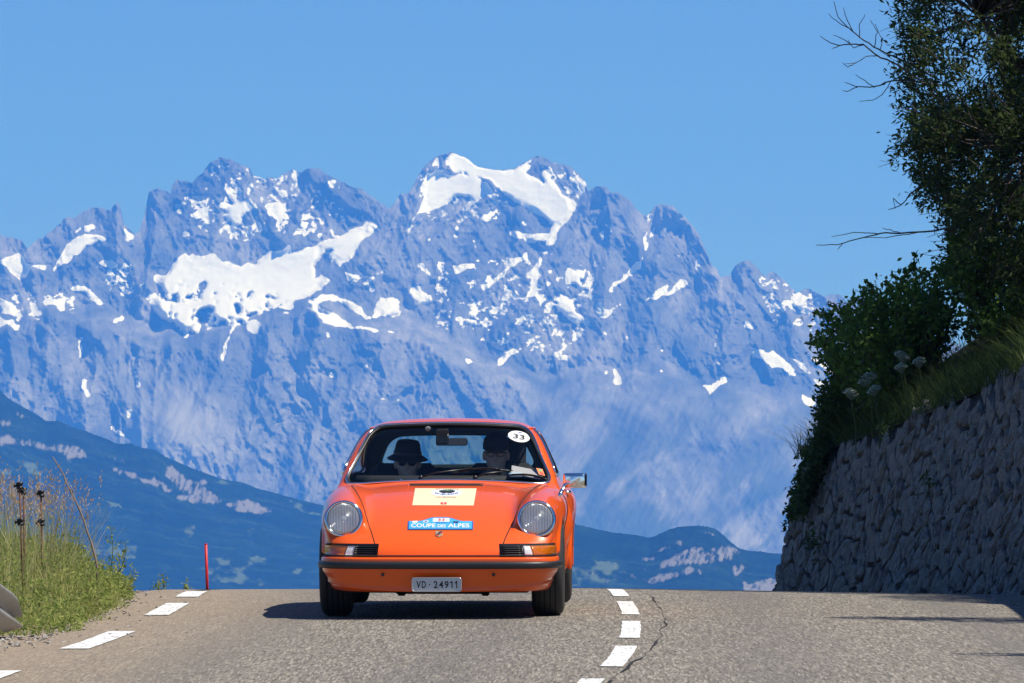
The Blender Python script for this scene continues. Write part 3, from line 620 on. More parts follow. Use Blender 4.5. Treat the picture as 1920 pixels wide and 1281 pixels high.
sg = np.linspace(0, ss[-1], 150); zg = np.linspace(0, 1, 12); SG, TG = np.meshgrid(sg, zg); ZG = ZB + (wall_top(SG) + .0 - ZB) * TG
core = np.concatenate([wall_pt(SG, ZG, -.05), wall_pt(SG[-1:], ZG[-1:], -.5), (wall_pt(SG[-1:], ZG[-1:], -.5) - [0, 0, 3])], 0)
mesh_np("wall_core", (core - WO).reshape(-1, 3), grid_faces(14, len(sg)), simple("dark_wall_joint", (.012, .011, .010), .95, var=.4, vscale=6), wall)
def clip_half(poly, p, n):
    out = []; m = len(poly)
    for i in range(m):
        a, b = poly[i], poly[(i + 1) % m]; da = (a - p) @ n; db = (b - p) @ n
        if da <= 0: out.append(a)
        if da * db < 0: out.append(a + (b - a) * da / (da - db))
    return out
def build_stones():
    r = np.random.default_rng(11); W, Hh = .31, .245; pts = []; S0, S1 = 3.0, ss[-1] - 1.0
    rows = int((2.15 - ZB) / Hh) + 1
    for j in range(rows):
        n = int((S1 - S0) / W); off = r.random() * W
        for i in range(n):
            pts.append((S0 + off + (i + r.uniform(-.36, .36)) * W, ZB + (j + .5 + .5 * ((i % 2) - .5) + r.uniform(-.40, .40)) * Hh))
    pts = np.array(pts); q = pts / [W, Hh * 1.15]
    stones = []
    for k in range(len(pts)):
        if pts[k, 1] > wall_top(pts[k, 0]) - .03 or pts[k, 1] < -.62: continue
        d = q - q[k]; near = np.argsort((d * d).sum(1))[1:16]; c = q[k]
        poly = [c + v for v in np.array([(-1.2, -1.1), (1.2, -1.1), (1.2, 1.1), (-1.2, 1.1)])]
        for m in near:
            nn = q[m] - c; poly = clip_half(poly, c + nn * .5, nn)
            if len(poly) < 3: break
        if len(poly) >= 3: stones.append((pts[k], np.array(poly) * [W, Hh * 1.15]))
    # nearest in view first
    stones.sort(key=lambda s: (0 if s[0][1] > -.2 and s[0][0] > 11.5 else 30) + (wall_pt(s[0][0], s[0][1], 0.)[1] - 50) * .3 + r.random())
    rest = MB()
    for idx, (c, poly) in enumerate(stones):
        n = len(poly); fine = []
        for i in range(n):
            a, b = poly[i], poly[(i + 1) % n]
            L = np.linalg.norm(b - a); m = 1 if L < .12 else 2
            for t in range(m): fine.append(a + (b - a) * t / m + r.normal(0, .006, 2) * (t > 0))
        fine = np.array(fine); n = len(fine); ctr = fine.mean(0); gap = .84 + r.uniform(-.04, .05)
        bul = r.uniform(.003, .034); tilt = r.normal(0, .12, 2)
        out = ctr + (fine - ctr) * gap; mid = ctr + (fine - ctr) * gap * .80 + r.normal(0, .006, (n, 2)); inn = ctr + (fine - ctr) * gap * .42 + r.normal(0, .006, (n, 2))
        dep = lambda p, base: base + ((p - ctr) * tilt).sum(1) + r.normal(0, .006, len(p))
        V = np.concatenate([wall_pt(out[:, 0], out[:, 1], -.10), wall_pt(out[:, 0], out[:, 1], np.full(n, .0) + r.normal(0, .008, n)), wall_pt(mid[:, 0], mid[:, 1], dep(mid, bul * .75)), wall_pt(inn[:, 0], inn[:, 1], dep(inn, bul)), wall_pt(ctr[None, 0], ctr[None, 1], np.array([bul * 1.05]))])
        Fc = [(g * n + i, g * n + (i + 1) % n, (g + 1) * n + (i + 1) % n, (g + 1) * n + i) for g in range(3) for i in range(n)] + [(3 * n + i, 3 * n + (i + 1) % n, 4 * n) for i in range(n)]
        if idx < 300:
            o3 = V[-1].copy(); me = MB().add(V - o3, Fc).build("stone", STONE, wall, smooth=False); me.location = o3 - WO
        else: rest.add(V - WO, Fc)
    if rest.v: tag(rest.build("stone_rest", STONE, wall, smooth=False), kind="stuff")
build_stones()

# ---- bank above the wall
rr = np.array([0, .15, .4, .8, 1.4, 2.2, 3.5, 6, 10, 16, 26, 40]); sb = np.linspace(0, ss[-1], 80)
SB, RB = np.meshgrid(sb, rr, indexing='ij'); tp = wall_pt(SB, wall_top(SB), 0 * SB)
nx = np.interp(SB, ss, PN[:, 0]); ny = np.interp(SB, ss, PN[:, 1])
dirx = np.where(SB > 24.5, .9, -nx); diry = np.where(SB > 24.5, .1, -ny)
BV = tp + np.stack([dirx * RB, diry * RB * .5, .62 * RB - .006 * RB * RB + .12 * fbm(SB * 1.1, RB * 1.3, 3) * (RB > .2) - .02], -1)
BM = NT("bank_earth"); n = BM.noise(BM.coord(), 3.5, 5); BM.set(Base_Color=BM.mix(n, (.030, .032, .014), (.10, .085, .045)), Roughness=.95)
tag(mesh_np("bank", BV.reshape(-1, 3), grid_faces(len(sb), len(rr)), BM.m), kind="structure")
def bank_point(s, r):
    k = np.interp(s, sb, np.arange(len(sb))); i = int(k); i2 = min(i + 1, len(sb) - 1); t = k - i
    row = BV[i] * (1 - t) + BV[i2] * t; return np.array([np.interp(r, rr, row[:, c]) for c in range(3)])
# ------------------------------------------------------------------ vegetation
def leaf_mat(name, dark, light, trans=.45, rough=.55):
    M = NT(name); t = M.attr("tint"); col = M.mix(t, dark, light); M.set(Base_Color=col, Roughness=rough); M.b.inputs["Specular IOR Level"].default_value = .12
    tr = M.n("BsdfTranslucent"); M.l(col, tr.inputs[0]); mx = M.n("MixShader"); mx.inputs[0].default_value = trans; M.l(M.b.outputs[0], mx.inputs[1]); M.l(tr.outputs[0], mx.inputs[2]); M.l(mx.outputs[0], M.out.inputs[0]); return M.m
BARK = simple("grey_brown_bark", (.085, .070, .055), .9, var=.4, vscale=9)
def rand_unit(n, r): return unit(r.normal(size=(n, 3)))
def leaves(name, C, D, L, wr, mat, parent, r, tint=None, kind=None):
    """one folded four-cornered leaf per centre C, pointing along D, length L, width ratio wr"""
    n = len(C); D = unit(D); N = unit(np.cross(D, rand_unit(n, r))); B = np.cross(D, N); L = np.broadcast_to(np.asarray(L, float), (n,))[:, None]
    V = np.stack([C - D * L * .5, C + B * L * wr * .5 + N * L * .06, C + D * L * .5 - N * L * .08, C - B * L * wr * .5 + N * L * .06], 1).reshape(-1, 3)
    k = np.arange(n)[:, None] * 4; Fc = np.concatenate([k + [0, 1, 2], k + [0, 2, 3]])
    t = np.repeat(r.random(n) if tint is None else tint, 4)
    o = mesh_np(name, V, Fc, mat, parent, smooth=False, attrs={"tint": t}); 
    if kind: o["kind"] = kind
    return o
def blades(name, base, H, lean, w, mat, parent, r, tint, seg=3, curve=.5):
    """grass blades: tapering strips that bend over"""
    n = len(base); a = r.uniform(0, 2 * np.pi, n); side = np.stack([np.cos(a + 1.57), np.sin(a + 1.57), 0 * a], 1); d = np.stack([np.cos(a), np.sin(a), 0 * a], 1); V = []
    for k in range(seg + 1):
        t = k / seg; p = base + d * (lean * t + curve * lean * t * t)[:, None] * H[:, None] + np.array([0, 0, 1]) * (H * (t - .18 * lean * t * t))[:, None]; ww = (w * (1 - t * .85))[:, None]
        V += [p - side * ww, p + side * ww]
    V = np.stack(V, 1).reshape(-1, 3); m = 2 * (seg + 1); b = np.arange(n)[:, None] * m
    Fc = np.concatenate([b + [2 * k, 2 * k + 1, 2 * k + 3, 2 * k + 2] for k in range(seg)])
    return mesh_np(name, V, Fc, mat, parent, smooth=True, attrs={"tint": np.repeat(tint, m)})
def in_poly(poly, n, r):
    P = np.array(poly, float); out = np.zeros((0, 2))
    while len(out) < n:
        q = r.uniform(P.min(0), P.max(0), (n * 3, 2)); out = np.concatenate([out, q[poly_mask(q[:, 0], q[:, 1], poly)]])
    return out[:n]
def limb(mb, a, b, r0, r1, r, n=7, sag=.08, sides=6):
    a = np.array(a, float); b = np.array(b, float); t = np.linspace(0, 1, n); L = np.linalg.norm(b - a); w = r.normal(0, sag * L, (3, 3))
    P = a + np.outer(t, b - a) + np.outer(np.sin(t * np.pi), w[0]) + np.outer(np.sin(t * np.pi * 2) * .4, w[1]); mb.tube(P, np.linspace(r0, r1, n), sides); return P

# ---- the big dark tree leaning over the wall
TREE_LEAF = leaf_mat("dark_willow_leaf", (.036, .058, .020), (.10, .145, .048)); SHADE_LEAF = leaf_mat("broad_tree_leaf", (.025, .045, .014), (.06, .10, .03))
def big_tree():
    r = np.random.default_rng(21); base = np.array([6.6, 64.5, 2.9])
    t = empty("leaning_tree", base, (0, 0, 0), "tall dark leafy tree overhanging from the upper right above the stone wall", "tree")
    poly = [(1705,-420),(1692,-60),(1700,0),(1682,60),(1700,110),(1684,170),(1690,230),(1684,275),(1697,315),(1716,352),(1742,398),(1752,440),(1790,500),(1900,545),(2010,560),(2060,200),(2050,-420)]
    q = in_poly(poly, 700, r); keep = fbm(q[:, 0] / 46., q[:, 1] / 46. + 3, 2) > -.42 - .5 * (q[:, 1] > 210); gap = ((q[:, 0] > 1740) & (q[:, 0] < 1870) & (q[:, 1] > 10) & (q[:, 1] < 200)) & (r.random(len(q)) < .82)
    q = q[keep & ~gap]; yd = r.uniform(61.0, 66.5, len(q)); C = at(q[:, 0], q[:, 1], yd)
    tr = MB(); P = limb(tr, base - [0, 0, .4], (6.4, 64.2, 4.6), .16, .12, r, 8, .03, 10); tr.build("trunk", BARK, t).location = -base
    hubs = [np.array(h, float) for h in ((4.5, 63.6, 3.3), (4.3, 64.3, 4.0), (4.4, 63.9, 4.8), (4.6, 62.8, 5.6), (4.9, 65.2, 6.4), (5.4, 64.8, 7.0), (7.6, 64.0, 6.2), (5.2, 62.6, 3.0), (4.2, 62.4, 4.6), (5.0, 61.8, 4.2))]; lines = []
    for h in hubs: m = MB(); lines.append(limb(m, (6.4, 64.2, 4.2) if h[2] > 4 else (6.5, 64.4, 3.4), h, .075, .022, r, 10, .07, 8)); m.build("limb", BARK, t).location = -base
    tw = MB(); LC = []; LD = []
    for c in C:
        LL = np.concatenate([l_[4:] for l_ in lines]); dd = np.linalg.norm(LL - c, axis=1) + r.uniform(0, .5, len(LL)); h = LL[np.argmin(dd)]; a = h; Pt = limb(tw, a, c, .010, .003, r, 6, .09, 4); d = unit(c - h) + [-.25, 0, .15]
        n = 115; k = r.random(n) ** .6; cen = Pt[-2] + np.outer(k, (c - Pt[-2])) ; spread = r.normal(0, 1, (n, 3)) * [.085, .10, .085]
        LC.append(cen + spread); LD.append(unit(d) * .8 + r.normal(0, .55, (n, 3)))
        for _ in range(3): e = c + r.normal(0, .13, 3) + d * .05; limb(tw, Pt[-2], e, .005, .002, r, 4, .06, 3)
    tag(tw.build("twigs", BARK, t), kind="stuff").location = -base
    LC = np.concatenate(LC); leaves("foliage", LC, np.concatenate(LD), r.uniform(.050, .095, len(LC)), .34, TREE_LEAF, t, r, kind="stuff").location = -base
    # the upper crown, out of the picture: larger clumps up to nine metres
    n = 22000; u = rand_unit(n, r); rad = r.random(n) ** .45; C2 = np.array([7.9, 64.2, 7.0]) + u * rad[:, None] * [3.7, 3.4, 3.1]; C2 = C2[(C2[:, 0] > .083 * C2[:, 1]) | (C2[:, 2] > .094 * C2[:, 1])]
    leaves("upper_foliage", C2, r.normal(size=(len(C2), 3)), r.uniform(.09, .15, len(C2)), .5, SHADE_LEAF, t, r, kind="stuff").location = -base
    # bare dead twigs reaching out to the left
    for main, subs in ((((1760,150),(1690,112),(1662,100),(1640,88),(1612,70),(1590,52),(1572,34),(1563,4)), (((1612,70),(1612,45),(1622,28)), ((1590,52),(1566,38),(1553,26)), ((1640,88),(1645,60),(1632,38)), ((1600,60),(1585,30),(1582,15)), ((1650,94),(1655,75),(1640,45)))),
                       (((1740,160),(1680,120),(1645,105),(1620,84),(1595,82),(1572,86),(1552,78),(1538,68)), (((1595,82),(1575,70),(1562,66)), ((1572,86),(1560,92)), ((1620,84),(1600,90),(1590,76)), ((1645,105),(1625,105),(1605,118),(1585,120)), ((1605,118),(1590,126),(1580,118)))),
                       (((1760,160),(1700,150),(1670,152),(1640,164),(1608,163),(1585,155)), (((1608,163),(1590,172),(1580,170)), ((1640,164),(1615,148),(1604,140)), ((1670,152),(1660,172),(1640,188),(1612,190)))),
                       (((1800,425),(1745,434),(1690,437),(1650,438),(1612,447),(1575,458),(1530,460)), (((1650,438),(1600,436),(1560,444)), ((1580,456),(1572,468)), ((1690,437),(1655,428)), ((1720,436),(1660,446),(1620,446)))),
                       (((1760,335),(1722,352),(1706,365),(1690,385),(1665,393)), (((1690,385),(1675,372),(1678,392)),))):
        m = MB(); y0 = r.uniform(61.6, 62.6)
        def tubes(pts, ra, rb):
            P_ = np.array(pts, float); s_ = np.linspace(0, len(P_) - 1, len(P_) * 3); m.tube(at(np.interp(s_, range(len(P_)), P_[:, 0]) + r.normal(0, .5, len(s_)), np.interp(s_, range(len(P_)), P_[:, 1]) + r.normal(0, .5, len(s_)), y0 + np.linspace(0, -.2, len(s_))), np.linspace(ra, rb, len(s_)), 5)
        tubes(main, .010, .0035)
        for sb_ in subs: tubes(sb_, .005, .0028)
        m.build("bare_branch", BARK, t).location = -base
big_tree()

def shrub(label, poly, ydep, root, seed, n, leafL, mat, wr=.55, per=60, spr=.075):
    r = np.random.default_rng(seed); root = np.array(root, float); t = empty("shrub", root, (0, 0, 0), label, "shrub", "shrubs on the bank above the wall")
    q = in_poly(poly, n, r); C = at(q[:, 0], q[:, 1], r.uniform(*ydep, n)); st = MB(); LC = []; LD = []
    for c in C:
        a = root + r.normal(0, .12, 3) * [1, 1, .2]; P = limb(st, a, c, .013, .004, r, 6, .06, 4); d = unit(c - root)
        k = r.random(per) ** .5; LC.append(P[-3] + np.outer(k, c - P[-3]) + r.normal(0, spr, (per, 3))); LD.append(d * .6 + r.normal(0, .6, (per, 3)))
    ctr = C.mean(0)
    for c in C[r.permutation(n)[:n // 3]]:                       # loose sprigs that break the outline
        d = unit((c - ctr) * [1, .3, 1] + r.normal(0, .15, 3)); e = c + d * r.uniform(.10, .24); limb(st, c, e, .004, .002, r, 4, .08, 3); m_ = 22
        k = r.random(m_); LC.append(c + np.outer(k, e - c) + r.normal(0, .022, (m_, 3))); LD.append(d * .8 + r.normal(0, .5, (m_, 3)))
    st.build("stems", BARK, t).location = -root; LC = np.concatenate(LC)
    leaves("foliage", LC, np.concatenate(LD), r.uniform(leafL * .65, leafL * 1.25, len(LC)), wr, mat, t, r, kind="stuff").location = -root
SH1 = leaf_mat("shrub_leaf_green", (.055, .10, .020), (.17, .28, .06)); SH2 = leaf_mat("shrub_leaf_deep", (.028, .055, .016), (.085, .14, .040))
shrub("broad green shrub at the top of the wall, its leaves against the snowy mountain", [(1705,508),(1665,530),(1640,538),(1596,552),(1566,580),(1548,600),(1522,628),(1532,650),(1560,690),(1575,720),(1640,750),(1720,700),(1770,620),(1790,540),(1760,500)], (62.5, 66.0), (4.0, 64.5, 1.55), 31, 150, .075, SH1)
shrub("low dark shrub spilling over the far end of the stone wall", [(1575,690),(1545,740),(1540,780),(1548,800),(1522,835),(1512,870),(1500,900),(1492,945),(1484,965),(1502,968),(1520,920),(1545,870),(1590,830),(1640,790),(1640,740)], (64.6, 66.4), (3.45, 66.3, 1.25), 32, 210, .065, SH2, per=60, spr=.055)
shrub("deep green shrub under the tree, at the right edge above the bank grass", [(1760,490),(1800,560),(1770,620),(1850,620),(1940,600),(2040,560),(2040,470),(1900,440),(1790,440)], (61.5, 65.5), (5.1, 63.8, 2.3), 33, 110, .070, SH1)

# ---- other trees on the slope to the right: out of the picture, they shade wall, bank and road
def shade_tree(label, c, rad, root, n, seed):
    r = np.random.default_rng(seed); root = np.array(root, float); t = empty("broadleaf_tree", root, (0, 0, 0), label, "tree", "trees on the slope")
    m = MB(); limb(m, root - [0, 0, .5], np.array(c) - [0, 0, rad[2] * .4], .15, .08, r, 8, .03, 8); m.build("trunk", BARK, t).location = -root
    u = rand_unit(n, r); k = r.random(n) ** .4; C = np.array(c) + u * k[:, None] * rad; keep = fbm(C[:, 0] * .9 + C[:, 2], C[:, 1] * .9 + C[:, 2] * .6, 2) > -.22
    C = C[keep & (C[:, 0] > .0805 * C[:, 1] + .25)]
    leaves("crown", C, r.normal(size=(len(C), 3)), r.uniform(.10, .17, len(C)), .55, SHADE_LEAF, t, r, kind="stuff").location = -root
shade_tree("broadleaf tree beyond the right picture edge, next to the big dark tree", (9.0, 57.4, 8.0), np.array([3.9, 3.8, 3.6]), (9.4, 57, 4.4), 34000, 41)
shade_tree("broadleaf tree on the slope right of the picture whose shadow darkens the wall's near end", (8.9, 50.7, 8.4), np.array([3.7, 2.8, 3.0]), (9.4, 50.6, 4.3), 28000, 42)
shade_tree("broadleaf tree right of the picture, between the wall's near end and the small tree", (9.9, 46.7, 8.0), np.array([2.4, 2.3, 2.2]), (10.2, 46.6, 4.4), 14000, 45)
shade_tree("small broadleaf tree right of the picture casting thin shadows across the right lane", (8.75, 41.4, 6.9), np.array([2.6, .75, 1.4]), (9.2, 41.2, 3.9), 4500, 43)
shade_tree("slender broadleaf tree right of the picture, closest to the viewer", (8.9, 35.3, 6.6), np.array([2.5, .5, 1.2]), (9.6, 35, 3.6), 2500, 44)

# ---- grass and flowers on the bank
r = np.random.default_rng(51)
n = 16000; S_ = r.uniform(4, ss[-1] - .5, n); R_ = r.random(n) ** 2.0 * 2.2; B_ = np.array([bank_point(a, b) for a, b in zip(S_[::6], R_[::6])]); B_ = np.repeat(B_, 6, 0)[:n] + r.normal(0, .06, (n, 3)) * [1, 1, .15]
BG = leaf_mat("bank_grass_blade", (.035, .080, .018), (.13, .17, .055), .35)
tag(blades("bank_grass", B_, r.uniform(.12, .40, n), r.uniform(.3, 1.2, n), np.full(n, .005), BG, None, r, np.clip(r.normal(.5, .3, n), 0, 1)), "dry and green grass hanging over the top of the stone wall", "grass", kind="stuff")
UMB = simple("pale_flower_head", (.26, .31, .24), .9, var=.25, vscale=30); STEM = simple("green_stem", (.06, .10, .03), .7)
def umbel(px, py, y, w, label, tilt):
    q = at(px, py, y); rr_ = np.random.default_rng(int(px)); foot = q + [.05, .1, -.55]
    t = empty("umbel_flower", foot, (0, 0, 0), label, "flower", "pale umbel flowers on the bank")
    MB().tube([foot, foot + [.0, 0, .25], q - [0, 0, .05]], [.006, .005, .004], 5).build("stem", STEM, t).location = -foot
    hd = MB(); n = 34
    for k in range(n):
        a = k * 2.4; rad = math.sqrt(k / n) * w * .5; x, yv = rad * math.cos(a), rad * math.sin(a); zt = .85 * (w * .5 - rad * rad / (w * .5) * .95) + tilt * x; p = q + [x, yv, zt]
        hd.tube([q - [0, 0, .05], p], [.002, .0015], 3); hd.lathe([(0, -.006), (.013, -.003), (.016, .002), (.009, .009), (0, .010)], 6, Matrix.Translation(p + rr_.normal(0, .003, 3)))
    hd.build("flower_head", UMB, t).location = -foot
for a in ((1627, 716, 62.0, .20, "large pale umbel flower, lowest cluster on the shrub's edge", .35), (1596, 742, 62.4, .15, "small pale umbel flower left of the largest umbel", -.3), (1692, 672, 61.6, .15, "pale umbel flower in the middle of the bank, upper of the pair", -.35), (1690, 692, 61.4, .12, "small pale umbel flower just below the middle one", .1), (1724, 682, 61.4, .13, "round pale umbel flower right of the middle pair", .1), (1812, 563, 62.6, .16, "pale umbel flower high on the bank near the right edge", -.4), (1640, 735, 61.8, .14, "pale umbel flower half hidden in grass beneath the largest", .3)): umbel(*a)

for k_, (px, py, n_) in enumerate(((1522, 1012, 70), (1738, 906, 45), (1660, 800, 60))):
    rr_ = np.random.default_rng(90 + k_); yq = (63.8, 58.2, 60.5)[k_]; q = at(px, py, yq); t = empty("wall_plant", q, (0, 0, 0), ("dark weed tuft growing low on the wall face near its far end", "small weed tuft in a joint halfway along the wall face", "weed tuft hanging just under the wall's top edge")[k_], "weed", "plants rooted in the wall")
    leaves("leaves", rr_.normal(0, 1, (n_, 3)) * [.05, .10, .06], rr_.normal(size=(n_, 3)) - [0, 0, .4], rr_.uniform(.04, .08, n_), .35, SH2, t, rr_, kind="stuff"); MB().tube([(.06, .05, 0), (0, 0, 0), (-.03, 0, -.06)], [.006, .005, .003], 4).build("stem", STEM, t)

# ---- left verge: tall grass, weeds, dry stalks
r = np.random.default_rng(61)
def verge_h(y): return np.interp(y, [36, 38.4, 39.5, 42, 44, 46, 48, 50, 53], [.16, .28, .48, .72, .70, .54, .38, .24, .12])
n = 12500; yy = r.uniform(38.3, 49.0, n); off = r.random(n) ** .8 * 1.9; xx = xc(yy) - 3.46 - .12 * fbm(yy * 1.1, yy * 0 + 4, 2) - off - .22 * sstep(42, 48, yy)
B_ = np.stack([xx, yy, ground_z(xx, yy) - .01], 1); edge_f = np.clip(off / .35, .35, 1)
VG = leaf_mat("verge_grass_blade", (.20, .26, .055), (.72, .65, .30), .5)
tag(blades("verge_grass", B_, verge_h(yy) * (.35 + .85 * r.random(n) ** 1.4) * edge_f, r.uniform(.05, .55, n), np.full(n, .0034), VG, None, r, np.clip(r.normal(.38, .25, n), 0, 1)), "tall green and yellow grass on the left road verge", "grass", kind="stuff")
n = 360; yy = r.uniform(41.0, 46.0, n); off = .25 + r.random(n) * 1.4; xx = xc(yy) - 3.5 - off; B_ = np.stack([xx, yy, ground_z(xx, yy)], 1); Hh = verge_h(yy) * r.uniform(1.0, 1.32, n); ln = r.uniform(.05, .30, n)
DRY = leaf_mat("dry_grass_stalk", (.42, .32, .18), (.66, .54, .34), .35)
tag(blades("dry_grass", B_, Hh, ln, np.full(n, .0022), DRY, None, r, r.random(n)), "dry straw-coloured grass stalks with seed heads on the verge", "grass", kind="stuff")
C = []; D = []
for k in range(n):
    a = r.uniform(0, 2 * np.pi); tip = B_[k] + np.array([math.cos(a) * ln[k] * .9, math.sin(a) * ln[k] * .9, 1 - .1 * ln[k]]) * Hh[k]; m = 14; C.append(tip + r.normal(0, 1, (m, 3)) * [.010, .010, .045]); D.append(np.array([[math.cos(a) * .5, math.sin(a) * .5, 1.0]]) + r.normal(0, .3, (m, 3)))
C = np.concatenate(C); tag(leaves("grass_seed_heads", C, np.concatenate(D), r.uniform(.018, .032, len(C)), .30, leaf_mat("seed_head", (.44, .32, .21), (.68, .52, .38), .35), None, r, kind="stuff"), "reddish tan seed heads of the verge grass", "grass")
VW = leaf_mat("verge_weed_leaf", (.14, .21, .040), (.46, .50, .16), .5)
n = 20000; yy = r.uniform(38.5, 48.6, n); off = r.random(n) ** 1.2 * 1.2; xx = xc(yy) - 3.43 - .15 * fbm(yy * 1.4, yy * 0 + 9, 2) - off - .22 * sstep(42, 48, yy); zz_ = ground_z(xx, yy) + verge_h(yy) * np.clip(.35 + off, .3, .72) * r.random(n) ** 1.3
tag(leaves("verge_weeds", np.stack([xx, yy, zz_], 1), r.normal(size=(n, 3)) + [0, 0, .6], r.uniform(.018, .045, n), .45, VW, None, r, tint=np.clip(r.normal(.45, .28, n), 0, 1), kind="stuff"), "leafy green weeds at the foot of the verge grass", "weeds")
def weed(px, py_top, y, label, lean, seed):
    rr_ = np.random.default_rng(seed); q = at(px, py_top, y); gx_ = q[0] - lean; foot = np.array([gx_, y, float(ground_z(np.array(gx_), np.array(y)))]); t = empty("weed_plant", foot, (0, 0, 0), label, "weed", "tall weeds on the verge")
    m = MB(); P = limb(m, foot, q, .0045, .002, rr_, 9, .04, 5); m.build("stem", STEM, t).location = -foot; k = 60; s = rr_.random(k); C = np.stack([np.interp(s, np.linspace(0, 1, 9), P[:, c]) for c in range(3)], 1) + rr_.normal(0, .022, (k, 3))
    leaves("leaves", C, rr_.normal(size=(k, 3)) + [0, 0, .7], rr_.uniform(.02, .045, k), .4, VW, t, rr_, kind="stuff").location = -foot
for a in ((207, 985, 45.5, "slim leafy weed standing tallest left of the bent one", 0.0, 1), (236, 1012, 46.0, "weed with a bent drooping tip at the right end of the verge grass", .10, 2), (222, 1035, 46.5, "short leafy weed at the end of the verge, under the bent one", .05, 3), (150, 985, 44.5, "leafy weed beside the dry leaning stalk", -.03, 4), (110, 962, 44.2, "leafy weed right of the fence pegs", 0.0, 5), (252, 1065, 47.0, "lowest weed at the road end of the verge", .12, 6), (128, 1000, 43.5, "weed amid grass between fence pegs and dry stalk", 0, 7)): weed(*a)
for a in ((299, 1088, 53.5, "tiny dark weed peeping over the road crest", 0.0, 8), (308, 1079, 54.0, "thin weed on the crest beside the tiny one", 0.0, 9), (351, 1094, 53.5, "small weed left of the red pole on the crest", 0.0, 10)): weed(*a)
# dry leaning stalk
P = at(np.array([182,178,172,163,157,149,138,130,123,120,112,104,99]), np.array([1062,1042,1020,995,975,955,932,917,903,892,878,866,857]), np.linspace(43.2, 43.6, 13)); o = empty("dry_stalk", P[0], (0, 0, 0), "long bare grey stalk leaning left out of the verge grass", "stalk")
DW = simple("weathered_stalk", (.20, .15, .12), .9, var=.3); MB().tube(np.concatenate([P[:1] - [0, 0, .3], P]), np.linspace(.0085, .004, 14), 7).build("stem", DW, o).location = -P[0]
MB().tube([P[7], P[7] + [.025, 0, -.01], P[7] + [.02, 0, -.03]], [.007, .006, .003], 5).build("side_bud", DW, o).location = -P[0]
MB().tube([P[4], P[4] + [.02, 0, .02], P[4] + [.04, 0, .03]], [.004, .004, .002], 5).build("side_shoot", DW, o).location = -P[0]
r = np.random.default_rng(71)
n = 900; yy = r.uniform(36.0, 49.5, n); xx = xc(yy) - 3.42 - .15 * sstep(42, 48, yy) + np.abs(r.normal(0, .16, n)) * np.where(r.random(n) < .9, -1, 1.0) * np.where(yy < 39.5, 2.0, 1); PV = []; PF = []
peb = MB()
for k in range(n):
    s = r.uniform(.004, .015) * (1.6 if yy[k] < 38.8 and r.random() < .5 else 1); u = rand_unit(7, r) * s * r.uniform(.6, 1.2, (7, 1)) * [1.2, 1.2, .7]
    bm = bmesh.new(); [bm.verts.new(v) for v in u]; bmesh.ops.convex_hull(bm, input=bm.verts[:]); bm.verts.index_update(); c = np.array([xx[k], yy[k], float(road_z(xx[k], yy[k])) + s * .35]); peb.add([np.array(v.co) + c for v in bm.verts], [[v.index for v in f.verts] for f in bm.faces]); bm.free()
tag(peb.build("roadside_gravel", simple("pale_gravel", (.34, .31, .28), .9, var=.5, vscale=14), None, smooth=False), "loose pale gravel along the left road edge", "gravel", kind="stuff")
# ------------------------------------------------------------------ the car: an implicit surface gives the body, panels and trims are laid on it
CAR_YAW, CAR_PITCH = 0.027, 0.0345
CAR_LOC = np.array([-0.454, 42.0, -0.1855])
_Rz = Matrix.Rotation(-CAR_YAW, 3, 'Z'); _Rx = Matrix.Rotation(CAR_PITCH, 3, 'X')
CAR_R = np.array(_Rz @ _Rx)

def table(xs, ys, n=5000):
    f = pchip(xs, ys); tx = np.linspace(xs[0] - .6, xs[-1] + .6, n); ty = f(tx)
    return lambda v: np.interp(v, tx, ty)
def smax(a, b, k):
    h = np.maximum(k - np.abs(a - b), 0) / k; return np.maximum(a, b) + h * h * k * .25
def smin(a, b, k): return -smax(-a, -b, k)

W_ = table([-.74,-.70,-.66,-.6,-.5,-.35,-.15,.1,.5,1.1,1.6,2.0,2.27,2.6,2.9,3.15,3.3,3.38], [.44,.53,.60,.66,.715,.755,.775,.785,.783,.778,.785,.805,.815,.80,.745,.65,.53,.40])
T_ = table([-.78,-.73,-.70,-.66,-.58,-.46,-.3,-.1,.1,.3,.5,.7,.9,1.3,2.2,2.7,3.0,3.25,3.38], [.30,.385,.425,.470,.530,.600,.672,.742,.795,  .826,.844,.852,.852,.855,.87,.83,.76,.63,.48])
PZ_ = table([.10,.2,.35,.5,.62,.75,.85,.95], [.90,.945,.985,1.0,.997,.975,.94,.88])
XF_ = table([-.6,-.4,0,.4,.8,1.3], [.626,.626,.630,.640,.655,.662])
ZF_ = table([-.6,-.45,-.35,-.2,0,.2,.45,.7,1.0,1.3], [.715,.748,.766,.788,.811,.826,.836,.835,.824,.79])
RF_ = table([-.6,-.4,-.1,.3,.7,1.3], [.126,.128,.148,.158,.145,.10])
ZR_ = table([1.3,1.6,1.95,2.27,2.6,2.9,3.2], [.70,.76,.815,.835,.81,.75,.64])
ROOF_ = table([.6,1.25,1.35,1.5,1.75,2.0,2.25,2.5,2.75,3.0,3.2,3.38], [1.10,1.240,1.252,1.266,1.276,1.268,1.238,1.178,1.082,.955,.83,.66])
WG_ = table([.78,.88,.95,1.05,1.15,1.22,1.30], [.760,.722,.697,.652,.607,.574,.51])
LAMP_C = np.array([.626, -.425, .633]); LAMP_N = np.array([0.02, -.962, .272]); LAMP_N /= np.linalg.norm(LAMP_N)

